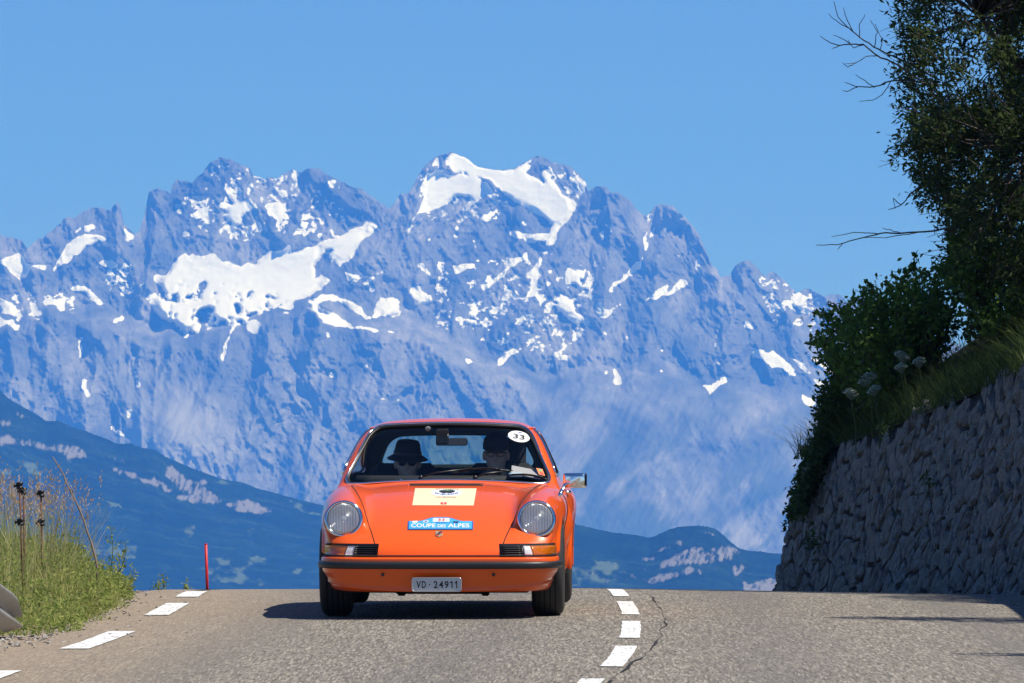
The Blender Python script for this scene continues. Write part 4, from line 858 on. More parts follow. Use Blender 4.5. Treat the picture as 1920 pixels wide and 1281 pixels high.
def outer(x, Y, z):
    x = np.abs(x)
    e = 1e-3
    w = W_(Y); dw = (W_(Y + e) - w) / e
    side = (x - w * PZ_(z)) / np.sqrt(1 + dw * dw)
    t = T_(Y); dt = (T_(Y + e) - t) / e
    top = (z - (t - .12 * x * x - .05 * x**4)) / np.sqrt(1 + dt * dt + (.24 * x)**2)
    front = -(Y - (-.735 + .11 * x * x + .22 * x**4)) / np.sqrt(1 + (.22 * x + .88 * x**3)**2)
    rear = Y - (3.34 - .30 * x * x)
    tub = smax(smax(side, top, .11), smax(front, rear, .03), .05)
    # front wing tubes, cut by the headlamp plane
    r = RF_(Y)
    tube = np.sqrt((x - XF_(Y))**2 + (z - (ZF_(Y) - r))**2) - r
    pl = (x - LAMP_C[0]) * LAMP_N[0] + (Y - LAMP_C[1]) * LAMP_N[1] + (z - LAMP_C[2]) * LAMP_N[2]
    tube = smax(smax(tube, pl, .012), Y - 1.28, .1)
    tub = smin(tub, tube, .07)
    rr = .15
    rt = np.sqrt((x - .665)**2 + (z - (ZR_(Y) - rr))**2) - rr
    rt = smax(smax(rt, 1.35 - Y, .1), Y - 3.15, .1)
    tub = smin(tub, rt, .10)
    # cabin
    cab = cab_f(x, Y, z)
    cab = smax(cab, .70 - z, .05)
    body = smin(tub, cab, .035)
    body = smax(body, .175 - z, .04)
    return body

def cab_f(x, Y, z):
    x = np.abs(x); e = 1e-3
    wg = WG_(z); taper = np.clip((Y - 1.9) / 1.4, 0, 1)
    gs = (x - wg * (1 - .42 * taper * taper)) * .92
    rf = ROOF_(Y); drf = (ROOF_(Y + e) - rf) / e
    gr = (z - (rf - .075 * x * x - .25 * x**4)) / np.sqrt(1 + drf * drf)
    ws = -(Y - (.80 + .38 * x * x + (z - .868) * 1.40 + (z - .868)**2 * .18)) * .56
    return smax(smax(gs, gr, .10), ws, .05)

def rtrap(x, z, z0, z1, h0, h1, r, bow=0.0):
    """rounded trapezoid in (x, z)"""
    x = np.abs(x); zc = z + bow * x * x; t = np.clip((zc - z0) / (z1 - z0), 0, 1)
    hw = h0 + (h1 - h0) * t
    a = (x - hw) * .92; b = np.maximum(z0 - zc, zc - z1)
    return np.minimum(np.maximum(a + r, b + r), 0) + np.hypot(np.maximum(a + r, 0), np.maximum(b + r, 0)) - r
def ws_open(x, z): return rtrap(x, z, .872, 1.236, .702, .521, .070, .078)
def rw_open(x, z): return rtrap(x, z, .925, 1.165, .575, .460, .08, .05)
def sw_open(Y, z):
    # side glass: slanted front edge, fast sloping rear
    a = -(Y - (1.10 + (z - .89) * 1.40)) * .58; b = (Y - (2.62 - (z - .89) * 1.55)) * .55; c = np.maximum(.893 - z, z - 1.19)
    return smax(smax(a, b, .05), c, .06)

def body_f(x, Y, z):
    o = outer(x, Y, z); ax = np.abs(x)
    cav = np.maximum(np.maximum(o + .030, .86 - Y - 0*z), .30 - z)
    cav = np.maximum(cav, np.where(z > .86, Y - 3.15, Y - 2.75))
    f = np.maximum(o, -cav)
    f = np.maximum(f, -np.maximum(np.maximum(ws_open(x, z), Y - 1.50), (.80 + .38 * ax * ax + (z - .868) * 1.40) - .045 - Y))
    f = np.maximum(f, -np.maximum(rw_open(x, z), 1.95 - Y))
    f = np.maximum(f, -np.maximum(sw_open(Y, z), .42 - ax))
    for yc in (0.0, 2.27):
        rad = np.hypot(Y - yc, z - .30)
        arch = np.maximum(rad - .335, .47 - ax)
        lip = np.hypot(rad - .343, ax - (.762 if yc == 0 else .800)) - .013
        lip = np.maximum(lip, np.where(Y < yc, .42 if yc == 0 else .24, .24) - z)
        f = smin(f, lip, .03)
        f = np.maximum(f, -arch)
    return f

def surface_nets(fn, lo, hi, h):
    xs = np.arange(0, hi[0] + h, h); ys = np.arange(lo[1], hi[1], h); zs = np.arange(lo[2], hi[2], h)
    G = np.empty((len(xs), len(ys), len(zs)), np.float32)
    for i in range(0, len(xs), 8):
        G[i:i + 8] = fn(xs[i:i + 8, None, None], ys[None, :, None], zs[None, None, :])
    G = np.concatenate([G[:0:-1], G], 0); x0 = -xs[-1]
    return nets(G, (x0, ys[0], zs[0]), h)
def nets(G, org, h):
    n = np.array(G.shape); S = G < 0
    c = np.zeros(n - 1, np.int8)
    for a in (0, 1):
        for b in (0, 1):
            for d in (0, 1): c += S[a:n[0] - 1 + a, b:n[1] - 1 + b, d:n[2] - 1 + d]
    act = (c > 0) & (c < 8); idx = np.full(act.shape, -1, np.int64); I = np.argwhere(act); idx[act] = np.arange(len(I))
    P = np.zeros((len(I), 3)); cnt = np.zeros(len(I))
    for ax in range(3):
        o1, o2 = [k for k in range(3) if k != ax]
        for a in (0, 1):
            for b in (0, 1):
                off = np.zeros(3, int); off[o1] = a; off[o2] = b; p0 = I + off; p1 = p0.copy(); p1[:, ax] += 1
                g0 = G[tuple(p0.T)]; g1 = G[tuple(p1.T)]; cr = (g0 < 0) != (g1 < 0)
                t = np.where(cr, g0 / np.where(g0 == g1, 1, g0 - g1), 0)
                q = p0.astype(float); q[:, ax] += t; P[cr] += q[cr]; cnt[cr] += 1
    P /= cnt[:, None]; Fc = []
    for ax in range(3):
        o1, o2 = [(1, 2), (2, 0), (0, 1)][ax]
        sl0 = [slice(1, n[k] - 1) for k in range(3)]; sl0[ax] = slice(0, n[ax] - 1); sl1 = list(sl0); sl1[ax] = slice(1, n[ax])
        a0 = S[tuple(sl0)]; a1 = S[tuple(sl1)]; E = np.argwhere(a0 != a1); flip = a0[a0 != a1]
        base = E + np.array([0 if k == ax else 1 for k in range(3)])
        def g(da, db):
            q = base.copy(); q[:, o1] -= da; q[:, o2] -= db; return idx[tuple(q.T)]
        Q = np.stack([g(1, 1), g(0, 1), g(0, 0), g(1, 0)], 1); Q[~flip] = Q[~flip][:, ::-1]; Fc.append(Q)
    return P * h + np.array(org), np.concatenate(Fc)
def grad(fn, P, e=1.5e-3):
    g = np.stack([fn(P[:, 0] + d[0], P[:, 1] + d[1], P[:, 2] + d[2]) - fn(P[:, 0] - d[0], P[:, 1] - d[1], P[:, 2] - d[2]) for d in np.eye(3) * e], 1)
    return g / (2 * e)
def snap(fn, P, off=0.0, it=4):
    P = np.array(P, float)
    for _ in range(it):
        g = grad(fn, P); P -= np.clip((fn(P[:, 0], P[:, 1], P[:, 2]) - off) / ((g * g).sum(1) + .05), -.02, .02)[:, None] * g
    return P
def hit(px, py, fn=outer, off=0.0, start=40.9, stop=45.1, step=.06):
    """where the photograph's rays meet the car's skin, in the car's own coordinates"""
    px = np.atleast_1d(np.asarray(px, float)); py = np.atleast_1d(np.asarray(py, float))
    A = (at(px, py, start) - CAR_LOC) @ CAR_R; B = (at(px, py, stop) - CAR_LOC) @ CAR_R
    n = int((stop - start) / step); t = np.linspace(0, 1, n); lo = np.zeros(len(px)); found = np.zeros(len(px), bool)
    for k in range(1, n):
        P = A + (B - A) * t[k]; ins = fn(P[:, 0], P[:, 1], P[:, 2]) < off
        new = ins & ~found; lo[new] = t[k - 1]; found |= ins
        if found.all(): break
    hi = lo + t[1]
    for _ in range(18):
        m = (lo + hi) / 2; P = A + (B - A) * m[:, None]; ins = fn(P[:, 0], P[:, 1], P[:, 2]) < off
        hi = np.where(ins, m, hi); lo = np.where(ins, lo, m)
    return A + (B - A) * hi[:, None]
def along(P, D, fn=outer, off=0.0, a=-.3, b=.3):
    """from P go along D until the skin is met"""
    P = np.array(P, float); D = np.broadcast_to(np.array(D, float), P.shape); n = 36; t = np.linspace(a, b, n)
    lo = np.full(len(P), b); found = np.zeros(len(P), bool)
    for k in range(n):
        Q = P + D * t[k]; ins = fn(Q[:, 0], Q[:, 1], Q[:, 2]) < off; new = ins & ~found; lo[new] = t[max(k - 1, 0)]; found |= ins
    hi = lo + (b - a) / (n - 1)
    for _ in range(16):
        m = (lo + hi) / 2; Q = P + D * m[:, None]; ins = fn(Q[:, 0], Q[:, 1], Q[:, 2]) < off
        hi = np.where(ins, m, hi); lo = np.where(ins, lo, m)
    return P + D * hi[:, None]

# ---- materials of the car
def paint_mat():
    M = NT("orange_car_paint"); n = M.noise(M.coord("Object"), 3.0, 3)
    M.set(Base_Color=M.mix(n, (.82, .100, .005), (.86, .114, .007)), Roughness=.36, Coat_Weight=.65, Coat_Roughness=.025)
    M.b.inputs["Specular IOR Level"].default_value = .28
    d = M.noise(M.coord("Object"), 60.0, 2); M.bump(d, .02, .002); return M.m
PAINT = paint_mat()
CHROME = simple("chrome_trim", (.78, .79, .80), .10, 1.0)
RUBBER = simple("black_rubber", (.018, .018, .019), .42, var=.3, vscale=40)
SATIN = simple("satin_black_plastic", (.012, .012, .013), .35)
SEAM = simple("panel_gap_black", (.004, .004, .004), .9)
CLOTH = simple("dark_seat_cloth", (.012, .012, .014), .9, var=.3)
TRIMC = simple("black_interior_trim", (.010, .010, .011), .7)
STEEL = simple("underbody_black", (.014, .014, .014), .8, var=.4)
def tyre_mat():
    M = NT("tyre_rubber"); n = M.noise(M.coord(), 30, 4); M.set(Base_Color=M.mix(n, (.014, .014, .014), (.035, .034, .032)), Roughness=.75); return M.m
TYRE = tyre_mat()
ALLOY = simple("rim_grey_metal", (.35, .35, .36), .35, 1.0)
def glass_mat(name, tint, refl=.06, rough=.0):
    M = NT(name); t = M.n("BsdfTransparent"); t.inputs[0].default_value = (*tint, 1); g = M.n("BsdfGlossy"); g.inputs["Roughness"].default_value = rough
    f = M.n("Fresnel"); f.inputs[0].default_value = 1.45; mx = M.n("MixShader"); bf = M.n("NewGeometry"); M.l(M.math('ADD', 1.45, M.math('MULTIPLY', bf.outputs["Backfacing"], 1 / 1.45 - 1.45)), f.inputs[0]); M.l(f.outputs[0], mx.inputs[0]); M.l(t.outputs[0], mx.inputs[1]); M.l(g.outputs[0], mx.inputs[2])
    M.l(mx.outputs[0], M.out.inputs[0]); return M.m
GLASS = glass_mat("tinted_car_glass", (.93, .97, .95)); RGLASS = glass_mat("tinted_rear_glass", (.50, .72, .70))
def lens_mat(name, col, rough=.12):
    M = NT(name); v = M.n("TexVoronoi"); v.inputs["Scale"].default_value = 90; M.l(M.coord("Object"), v.inputs["Vector"])
    M.set(Base_Color=M.mix(v.outputs["Distance"], tuple(c * .7 for c in col), col), Roughness=rough, Coat_Weight=1.0); M.bump(v.outputs["Distance"], .15, .002); return M.m
AMBER = lens_mat("amber_lens", (.60, .15, .004)); CLEAR = lens_mat("clear_lens", (.75, .76, .77)); REDL = lens_mat("red_lens", (.5, .02, .01))

car = empty("car", CAR_LOC, (0, 0, 0), "bright orange vintage two-door sports car driving over the crest towards the viewer", "car")
car.rotation_mode = 'QUATERNION'; car.rotation_quaternion = (_Rz @ _Rx).to_quaternion()

def sdf_mesh(name, fn, lo, hi, h, mat, parent, gfn=None, it=1):
    P, Q = surface_nets(fn, lo, hi, h)
    P0 = P.copy(); P = snap(fn, P, 0, it); bad = np.linalg.norm(P - P0, axis=1) > h * 1.2; P[bad] = P0[bad]
    o = mesh_np(name, P, Q, mat, parent)
    return o, P, Q
body, bP, bQ = sdf_mesh("body", body_f, (0, -.86, .12), (.88, 3.50, 1.34), .0135, [PAINT, TRIMC], car)
bc = bP[bQ].mean(1); bin_ = outer(bc[:, 0], bc[:, 1], bc[:, 2]) < -.005
body.data.polygons.foreach_set("material_index", bin_.astype(np.int32))

def patch(name, P, nr, nc, mat, parent, thick=.004, smooth=True):
    """a panel laid on the skin: grid points P (nr*nc), given a rim so that it has thickness"""
    N = unit(grad(outer, P)); top = P + N * thick; F_ = grid_faces(nr, nc)
    fn_ = N.mean(0); a, b, c, d = top[F_[len(F_)//2]]; 
    if np.dot(np.cross(b - a, d - a), N[F_[len(F_)//2][0]]) < 0: F_ = F_[:, ::-1]
    ring = np.concatenate([np.arange(nc), np.arange(1, nr) * nc + nc - 1, (nr - 1) * nc + np.arange(nc - 2, -1, -1), np.arange(nr - 2, 0, -1) * nc])
    base = P[ring] - N[ring] * .006; m = len(ring); k = np.arange(m)
    V = np.concatenate([top, top[ring], base]); n0 = len(top)
    R = np.stack([n0 + k, n0 + m + k, n0 + m + (k + 1) % m, n0 + (k + 1) % m], 1)
    o = mesh_np(name, V, np.concatenate([F_, R]), mat, parent, smooth); return o
def strip(name, P, r, mat, parent, n=6, closed=False, lift=0.0, flat=1.0):
    P = np.array(P, float)
    if lift: P = P + unit(grad(outer, P)) * lift
    if closed: P = np.concatenate([P, P[:2]])
    return MB().tube(P, r, n, not closed, flat).build(name, mat, parent)

# ---- front lid (hood): follows the centre profile, side edges curve outwards to the windscreen
sY = np.concatenate([np.linspace(-.722, -.60, 10), np.linspace(-.57, .66, 38)])
HX_ = pchip([-.73,-.66,-.55,-.4,-.2,0,.2,.4,.66], [.398,.408,.432,.470,.520,.560,.590,.612,.628])
cz = T_(sY); tang = unit(np.stack([np.gradient(sY), np.gradient(cz)], 1)); nrm = np.stack([-tang[:, 1], tang[:, 0]], 1)
uu = np.linspace(-1, 1, 45)
HP = []
for k in range(len(sY)):
    hx = HX_(sY[k]); yy = sY[k] + (.045 * (1 - uu**2) if False else 0 * uu)
    HP.append(np.stack([uu * hx, yy, cz[k] + 0 * uu], 1))
HP = np.concatenate(HP); HN = np.repeat(np.stack([0 * sY, nrm[:, 0], nrm[:, 1]], 1), len(uu), 0)
HP = along(HP + HN * .12, -HN, a=0, b=.35)
hood = patch("hood", HP, len(sY), len(uu), PAINT, car, .0035)
HG = HP.reshape(len(sY), len(uu), 3)
edge = np.concatenate([HG[::-1, 0], HG[0, 1:-1], HG[:, -1]])
strip("hood_seam", edge, .0050, SEAM, car, 5, lift=-.0005)

# ---- cowl intake slot with dark mesh, traced on the lid
def slot():
    top = hit(np.linspace(765, 910, 14), np.full(14, 908.0)); bot = hit(np.linspace(769, 906, 14), np.full(14, 912.0))
    P = np.concatenate([top, bot]); N = unit(grad(outer, P)); V = P + N * .0052
    mesh_np("intake_slot", V, grid_faces(2, 14)[:, ::-1], SEAM, hood)
    for sx, (a, b) in enumerate((((766, 909), (759, 937)), ((908, 909), (899, 937)))):
        q = hit(np.linspace(a[0], b[0], 8), np.linspace(a[1], b[1], 8)); strip("intake_crease", q, np.linspace(.006, .001, 8), PAINT, hood, 6, lift=.003)
slot()

# ---- bumper: profile swept round the nose
BPLAN = np.array([(.768,-.34),(.768,-.42),(.762,-.50),(.746,-.58),(.712,-.655),(.655,-.712),(.58,-.748),(.45,-.772),(.30,-.784),(.15,-.789),(0,-.79)])
def bumper_path(n=61):
    h = BPLAN; full = np.concatenate([h * [-1, 1], (h[::-1])[1:]])
    s = np.concatenate([[0], np.cumsum(np.linalg.norm(np.diff(full, axis=0), axis=1))]); t = np.linspace(0, s[-1], n)
    fx = pchip(s, full[:, 0]); fy = pchip(s, full[:, 1]); P = np.stack([fx(t), fy(t)], 1)
    T = unit(np.gradient(P, axis=0)); N = np.stack([T[:, 1], -T[:, 0]], 1); return P, N
BP, BN = bumper_path()
def sweep(name, prof, mat, parent, zlift=None, rows=None, smooth=True):
    V = []; prof = np.array(prof, float)
    for k in range(len(BP)):
        c = min(1, (abs(BP[k][0]) / .765) ** 3)
        for (o, z) in prof:
            zz_ = z + (zlift * c * max(0, (.30 - z) / .13) if zlift else 0)
            V.append((BP[k][0] + BN[k][0] * o, BP[k][1] + BN[k][1] * o, zz_))
    n = len(prof); F_ = grid_faces(len(BP), n); V = np.array(V)
    a, b, c_, d = V[F_[len(F_)//2]]; 
    return mesh_np(name, V, F_, mat, parent, smooth)
def dens(prof, k=4):
    p = np.array(prof, float); s = np.arange(len(p)); t = np.linspace(0, len(p) - 1, (len(p) - 1) * k + 1)
    return np.stack([pchip(s, p[:, 0])(t), pchip(s, p[:, 1])(t)], 1)
bumper = sweep("bumper", np.concatenate([dens([(-.085,.400),(-.04,.402),(-.010,.399),(.002,.390),(.004,.372),(.003,.350),(.000,.325),(-.006,.305),(-.014,.285),(-.025,.255),(-.034,.225),(-.038,.203),(-.036,.188),(-.040,.178),(-.075,.174)], 3)]), PAINT, car, .060)
sweep("rubber_strip", dens([(-.004,.372),(.010,.3715),(.022,.366),(.0265,.357),(.0275,.347),(.0265,.338),(.022,.330),(.010,.3255),(-.004,.325)], 2), RUBBER, bumper)
# dark gap between lid and bumper
sweep("bumper_gap", [(-.03,.404),(-.012,.4035),(-.012,.412),(-.03,.414)], SEAM, bumper)
for sx in (-1, 1):
    k = np.argmin(np.abs(BP[:, 0] - sx * .365)); p = (BP[k][0] + BN[k][0] * .002, BP[k][1] + BN[k][1] * .002, .288)
    MB().lathe([(0.0, -.004), (.011, -.004), (.011, .002), (.007, .003), (0, .002)], 12, Matrix.Translation(p) @ Matrix.Rotation(math.pi / 2, 4, 'X')).build("tow_hole_plug", RUBBER, bumper)

# ---- number plate
def text_mesh(s, size=1.0):
    cu = bpy.data.curves.new("t", 'FONT'); cu.body = s; cu.size = size; cu.align_x = 'CENTER'; cu.align_y = 'CENTER'; cu.resolution_u = 3; cu.offset = .018
    o = bpy.data.objects.new("t", cu); COL.objects.link(o); dg = bpy.context.evaluated_depsgraph_get(); me = bpy.data.meshes.new_from_object(o.evaluated_get(dg))
    V = np.array([v.co[:] for v in me.vertices]); Fc = [tuple(p.vertices) for p in me.polygons]
    bpy.data.objects.remove(o); bpy.data.curves.remove(cu); bpy.data.meshes.remove(me); return V, Fc
def fit_text(s, w, h):
    V, Fc = text_mesh(s); lo = V.min(0); hi = V.max(0); V = (V - (lo + hi) / 2) * [w / (hi[0] - lo[0]), h / (hi[1] - lo[1]), 1]; return V, Fc
PLATE = simple("white_plate_enamel", (.62, .62, .60), .75, spec=.15); INK = simple("black_print", (.008, .008, .009), .5)
pc = np.array([-.008, -.822, .2265])
plate = MB().box(pc, (.312, .008, .083), bev=.003).build("number_plate", PLATE, car, smooth=False)
fr = MB()
def rrect(w, h, r, n=5):
    pts = []
    for cx, cz_, a0 in ((w - r, h - r, 0), (-w + r, h - r, 90), (-w + r, -h + r, 180), (w - r, -h + r, 270)):
        for k in range(n): a = math.radians(a0 + 90 * k / (n - 1)); pts.append((cx + r * math.cos(a), cz_ + r * math.sin(a)))
    return np.array(pts)
q = rrect(.157, .043, .012); loop = np.stack([q[:, 0] + pc[0], 0 * q[:, 0] + pc[1] - .003, q[:, 1] + pc[2]], 1)
fr.tube(np.concatenate([loop, loop[:2]]), .0042, 6, False).build("plate_frame", simple("plate_frame_steel", (.6, .6, .6), .3, .8), plate)
for s, cx, w, h in (("V", -.116, .029, .046), ("D", -.082, .026, .046), ("2", -.006, .026, .046), ("4", .029, .028, .046), ("9", .064, .026, .046), ("1", .096, .016, .046), ("1", .126, .016, .046)):
    if s == "1":
        one = np.array([(.0, -.023), (.0065, -.023), (.0065, .023), (.001, .023), (-.011, .013), (-.008, .007), (.0, .0125)])
        MB().add(np.stack([one[:, 0] + cx + pc[0], 0 * one[:, 0] + pc[1] - .0055, one[:, 1] + pc[2]], 1), [tuple(range(7))]).build("plate_lettering", INK, plate, smooth=False); continue
    V, Fc = fit_text(s, w, h); V = np.stack([V[:, 0] + cx + pc[0], 0 * V[:, 0] + pc[1] - .0055, V[:, 1] + pc[2]], 1)
    MB().add(V, Fc).build("plate_lettering", INK, plate, smooth=False)
MB().box((pc[0] - .046, pc[1] - .0055, pc[2]), (.007, .001, .007)).build("plate_dot", INK, plate, smooth=False)
MB().box((pc[0], -.80, .215), (.20, .04, .05), bev=.006).build("plate_bracket", STEEL, plate, smooth=False)

# ---- headlamps
def headlamp_lens_mat():
    M = NT("headlamp_glass"); c = M.n("TexCoord"); sp = M.n("SeparateXYZ"); M.l(c.outputs["Object"], sp.inputs[0])
    w = M.math('SINE', M.math('MULTIPLY', sp.outputs[0], 620.0)); M.b.inputs["Transmission Weight"].default_value = 0
    t = M.n("BsdfTransparent"); t.inputs[0].default_value = (.86, .88, .89, 1); g = M.n("BsdfGlossy"); g.inputs["Roughness"].default_value = .06
    b = M.n("Bump"); b.inputs["Strength"].default_value = .5; b.inputs["Distance"].default_value = .002; M.l(w, b.inputs["Height"]); M.l(b.outputs[0], g.inputs["Normal"])
    d = M.n("BsdfDiffuse"); M.l(M.ramp(M.math('ADD', M.math('MULTIPLY', w, .5), .5), [(.2, (.42, .43, .44)), (.8, (.80, .82, .83))]), d.inputs[0]); M.l(b.outputs[0], d.inputs["Normal"])
    m1 = M.n("MixShader"); m1.inputs[0].default_value = .40; M.l(t.outputs[0], m1.inputs[1]); M.l(d.outputs[0], m1.inputs[2])
    m2 = M.n("MixShader"); m2.inputs[0].default_value = .16; M.l(m1.outputs[0], m2.inputs[1]); M.l(g.outputs[0], m2.inputs[2]); M.l(m2.outputs[0], M.out.inputs[0]); return M.m
HLG = headlamp_lens_mat(); REFL = simple("headlamp_reflector", (.80, .81, .82), .30, 1.0)
for sx in (-1, 1):
    n = LAMP_N * [sx, 1, 1]; c = LAMP_C * [sx, 1, 1] + n * .016
    zq = Vector(n).to_track_quat('Z', 'Y').to_matrix().to_4x4(); M4 = Matrix.Translation(c) @ zq
    ring = MB().lathe([(.124, -.012), (.1265, .004), (.124, .014), (.118, .021), (.111, .022), (.106, .016), (.104, .004)], 48, M4).build("headlamp", CHROME, car)
    MB().lathe([(.108, .012), (.100, .020), (.085, .023), (.060, .026), (.030, .028), (0.0, .0285)], 40, M4).build("lens", HLG, ring)
    MB().lathe([(.108, .008), (.095, -.012), (.070, -.030), (.042, -.042), (.030, -.030), (.022, -.022), (0, -.018)], 40, M4).build("reflector", REFL, ring)
    MB().lathe([(.034, -.022), (.032, .002), (.018, .012), (0, .014)], 20, M4).build("bulb_cap", simple("bulb_glass", (.8, .8, .8), .15) , ring)
    MB().lathe([(.133, -.045), (.1335, -.012), (.128, -.004), (.124, -.010)], 48, M4).build("lamp_rim", PAINT, ring)

# ---- indicators and horn grilles, wrapped round the nose corners
def nose_band(x0, x1, z0, z1, nx, nz, lift, sx):
    """grid on the nose between arc positions x0..x1 (metres from the centre along the front) and heights"""
    g = np.linspace(x0, x1, nx); zv = np.linspace(z0, z1, nz); h = BP[len(BP)//2:]; hn = BN[len(BP)//2:]
    s = np.concatenate([[0], np.cumsum(np.linalg.norm(np.diff(h, axis=0), axis=1))])
    X = np.interp(g, s, h[:, 0]); Yy = np.interp(g, s, h[:, 1]); NX = np.interp(g, s, hn[:, 0]); NY = np.interp(g, s, hn[:, 1])
    base = np.concatenate([np.stack([X + NX * .06, Yy + NY * .06, np.full(nx, z)], 1) for z in zv]); D = np.tile(-np.stack([NX, NY, 0 * NX], 1), (nz, 1))
    P = along(base, D, off=lift, a=0, b=.35)
    P[:, 0] *= sx; return P
for sx in (-1, 1):
    def band(name, x0, x1, z0, z1, lift, mat, par, nx=14, nz=5):
        P = nose_band(x0, x1, z0, z1, nx, nz, lift, sx); F_ = grid_faces(nz, nx); F_ = F_ if sx > 0 else F_[:, ::-1]
        # give the piece sides
        ring = np.concatenate([np.arange(nx), np.arange(1, nz) * nx + nx - 1, (nz - 1) * nx + np.arange(nx - 2, -1, -1), np.arange(nz - 2, 0, -1) * nx])
        N = unit(grad(outer, P)); V = np.concatenate([P, P[ring] - N[ring] * (lift + .01)]); n0 = len(P); m = len(ring); k = np.arange(m)
        R = np.stack([ring[k], n0 + k, n0 + (k + 1) % m, ring[(k + 1) % m]], 1)
        return mesh_np(name, V, np.concatenate([F_, R]), mat, par, smooth=True)
    unit_ = band("indicator", .402, 1.01, .398, .484, .006, SATIN, car, 26, 4)
    band("amber_lens", .672, 1.0, .407, .470, .013, AMBER, unit_, 16)
    band("clear_lens", .586, .668, .407, .470, .013, CLEAR, unit_, 6)
    band("horn_grille_recess", .412, .572, .407, .472, .0085, SEAM, unit_, 6)
    for k in range(5):
        z = .411 + k * .0138
        band("grille_slat", .414, .570, z, z + .0052, .014, SATIN, unit_, 6, 2)

# ---- glass
def glass_grid(open_z0, open_z1, hw, nz, nx, bow, front, lift):
    zv = np.linspace(open_z0, open_z1, nz); uu_ = np.linspace(-1, 1, nx); P = []
    for z in zv:
        h = hw(z); x = uu_ * h; P.append(np.stack([x, 0 * x + (.70 if front else 3.4), z - bow * x * x], 1))
    P = np.concatenate(P); D = np.array([0, 1.0, 0]) * (1 if front else -1)
    return along(P, D, cab_f, off=lift, a=0.0, b=1.3 if front else 1.6)
ws_hw = lambda z: .702 + (.521 - .702) * np.clip((z - .872) / .364, 0, 1)
WP = glass_grid(.864, 1.243, lambda z: ws_hw(z) + .012, 24, 41, .078, True, -.010)
ws = mesh_np("windscreen", WP, grid_faces(24, 41), GLASS, car)
rw_hw = lambda z: .575 + (.460 - .575) * np.clip((z - .925) / .24, 0, 1)
RP = glass_grid(.918, 1.170, lambda z: rw_hw(z) + .01, 14, 31, .05, False, -.010)
rg = mesh_np("rear_window", RP, grid_faces(14, 31)[:, ::-1], RGLASS, car)
def opening_loop(f2, cx, cz_, n=120, rmax=.9):
    """points on the zero line of a 2-D opening, by angle"""
    a = np.linspace(0, 2 * np.pi, n, endpoint=False); lo = np.zeros(n); hi = np.full(n, rmax)
    for _ in range(30):
        m = (lo + hi) / 2; ins = f2(cx + m * np.cos(a), cz_ + m * np.sin(a)) < 0; lo = np.where(ins, m, lo); hi = np.where(ins, hi, m)
    return np.stack([cx + lo * np.cos(a), cz_ + lo * np.sin(a)], 1)
L = opening_loop(ws_open, 0, 1.06, 140)
def resample(P, n):
    P = np.concatenate([P, P[:1]]); s = np.concatenate([[0], np.cumsum(np.linalg.norm(np.diff(P, axis=0), axis=1))]); t = np.linspace(0, s[-1], n, endpoint=False)
    return np.stack([np.interp(t, s, P[:, k]) for k in range(P.shape[1])], 1)
L = resample(L, 150)
def loop3(L, front):
    return along(np.stack([L[:, 0], 0 * L[:, 0] + (.70 if front else 3.4), L[:, 1]], 1), np.array([0, 1.0 if front else -1.0, 0]), cab_f, a=0, b=1.5)
WL = loop3(L, True)
strip("windscreen_seal", WL, .0095, RUBBER, ws, 6, True, lift=-.002)
strip("windscreen_trim", loop3(L * [1.013, 1] + [0, 0] + np.sign(L - [0, 1.06]) * [0, .007], True), .0075, CHROME, ws, 6, True, lift=.006)
RL = loop3(resample(opening_loop(rw_open, 0, 1.05, 120), 110), False)
strip("rear_window_seal", RL, .016, RUBBER, rg, 6, True)
for sx in (-1, 1):
    S = resample(opening_loop(lambda Y, z: sw_open(Y, z), 1.75, 1.02, 140, 1.2), 130)
    P3 = along(np.stack([0 * S[:, 0] + sx * .95, S[:, 0], S[:, 1]], 1), np.array([-sx, 0, 0.0]), a=0, b=.6)
    for _ in range(6): P3 = (P3 * 2 + np.roll(P3, 1, 0) + np.roll(P3, -1, 0)) / 4
    g = mesh_np("side_window", np.concatenate([P3 - unit(grad(outer, P3)) * .012, (P3.mean(0) + [sx * .01, 0, 0])[None]]), np.array([(i, (i + 1) % 130, 130) for i in range(130)]), GLASS, car)
    strip("side_window_trim", P3, .011, CHROME, g, 6, True, lift=.004)
    # B pillar
    zz_ = np.linspace(.885, 1.195, 8); pp = along(np.stack([0 * zz_ + sx * .95, 1.78 + 0 * zz_, zz_], 1), np.array([-sx, 0, 0.0]), a=0, b=.6)
    strip("door_pillar", pp, .014, SATIN, g, 6)
    # door: panel laid on the flank
    yy = np.linspace(.66, 1.74, 30); zv = np.linspace(.27, .795, 16); A, B = np.meshgrid(yy, zv); A = A + np.where(A < .9, (.9 - A) * .0, 0)
    DP = along(np.stack([0 * A.ravel() + sx * 1.0, A.ravel(), B.ravel()], 1), np.array([-sx, 0, 0.0]), a=0, b=.6)
    door = patch("door", DP, 16, 30, PAINT, car, .003)
    G = DP.reshape(16, 30, 3); strip("door_seam", np.concatenate([G[:, 0], G[-1, 1:-1], G[::-1, -1], G[0, -2:0:-1]]), .004, SEAM, door, 5, True, lift=.001)
    hp = along(np.array([[sx * 1.0, 1.56, .775], [sx * 1.0, 1.68, .775]]), np.array([-sx, 0, 0.0]), a=0, b=.5)
    MB().tube([hp[0], hp[0] + [sx * .034, .012, 0], hp[1] + [sx * .034, -.012, 0], hp[1]], [.010, .011, .011, .010], 8).build("door_handle", CHROME, door)
    sill = along(np.stack([0 * np.linspace(.4, 1.88, 16) + sx * 1.0, np.linspace(.4, 1.88, 16), 0 * np.linspace(.4, 1.88, 16) + .225], 1), np.array([-sx, 0, 0.0]), a=0, b=.5)
    strip("sill_trim", sill, .016, CHROME, car, 6, lift=.004)

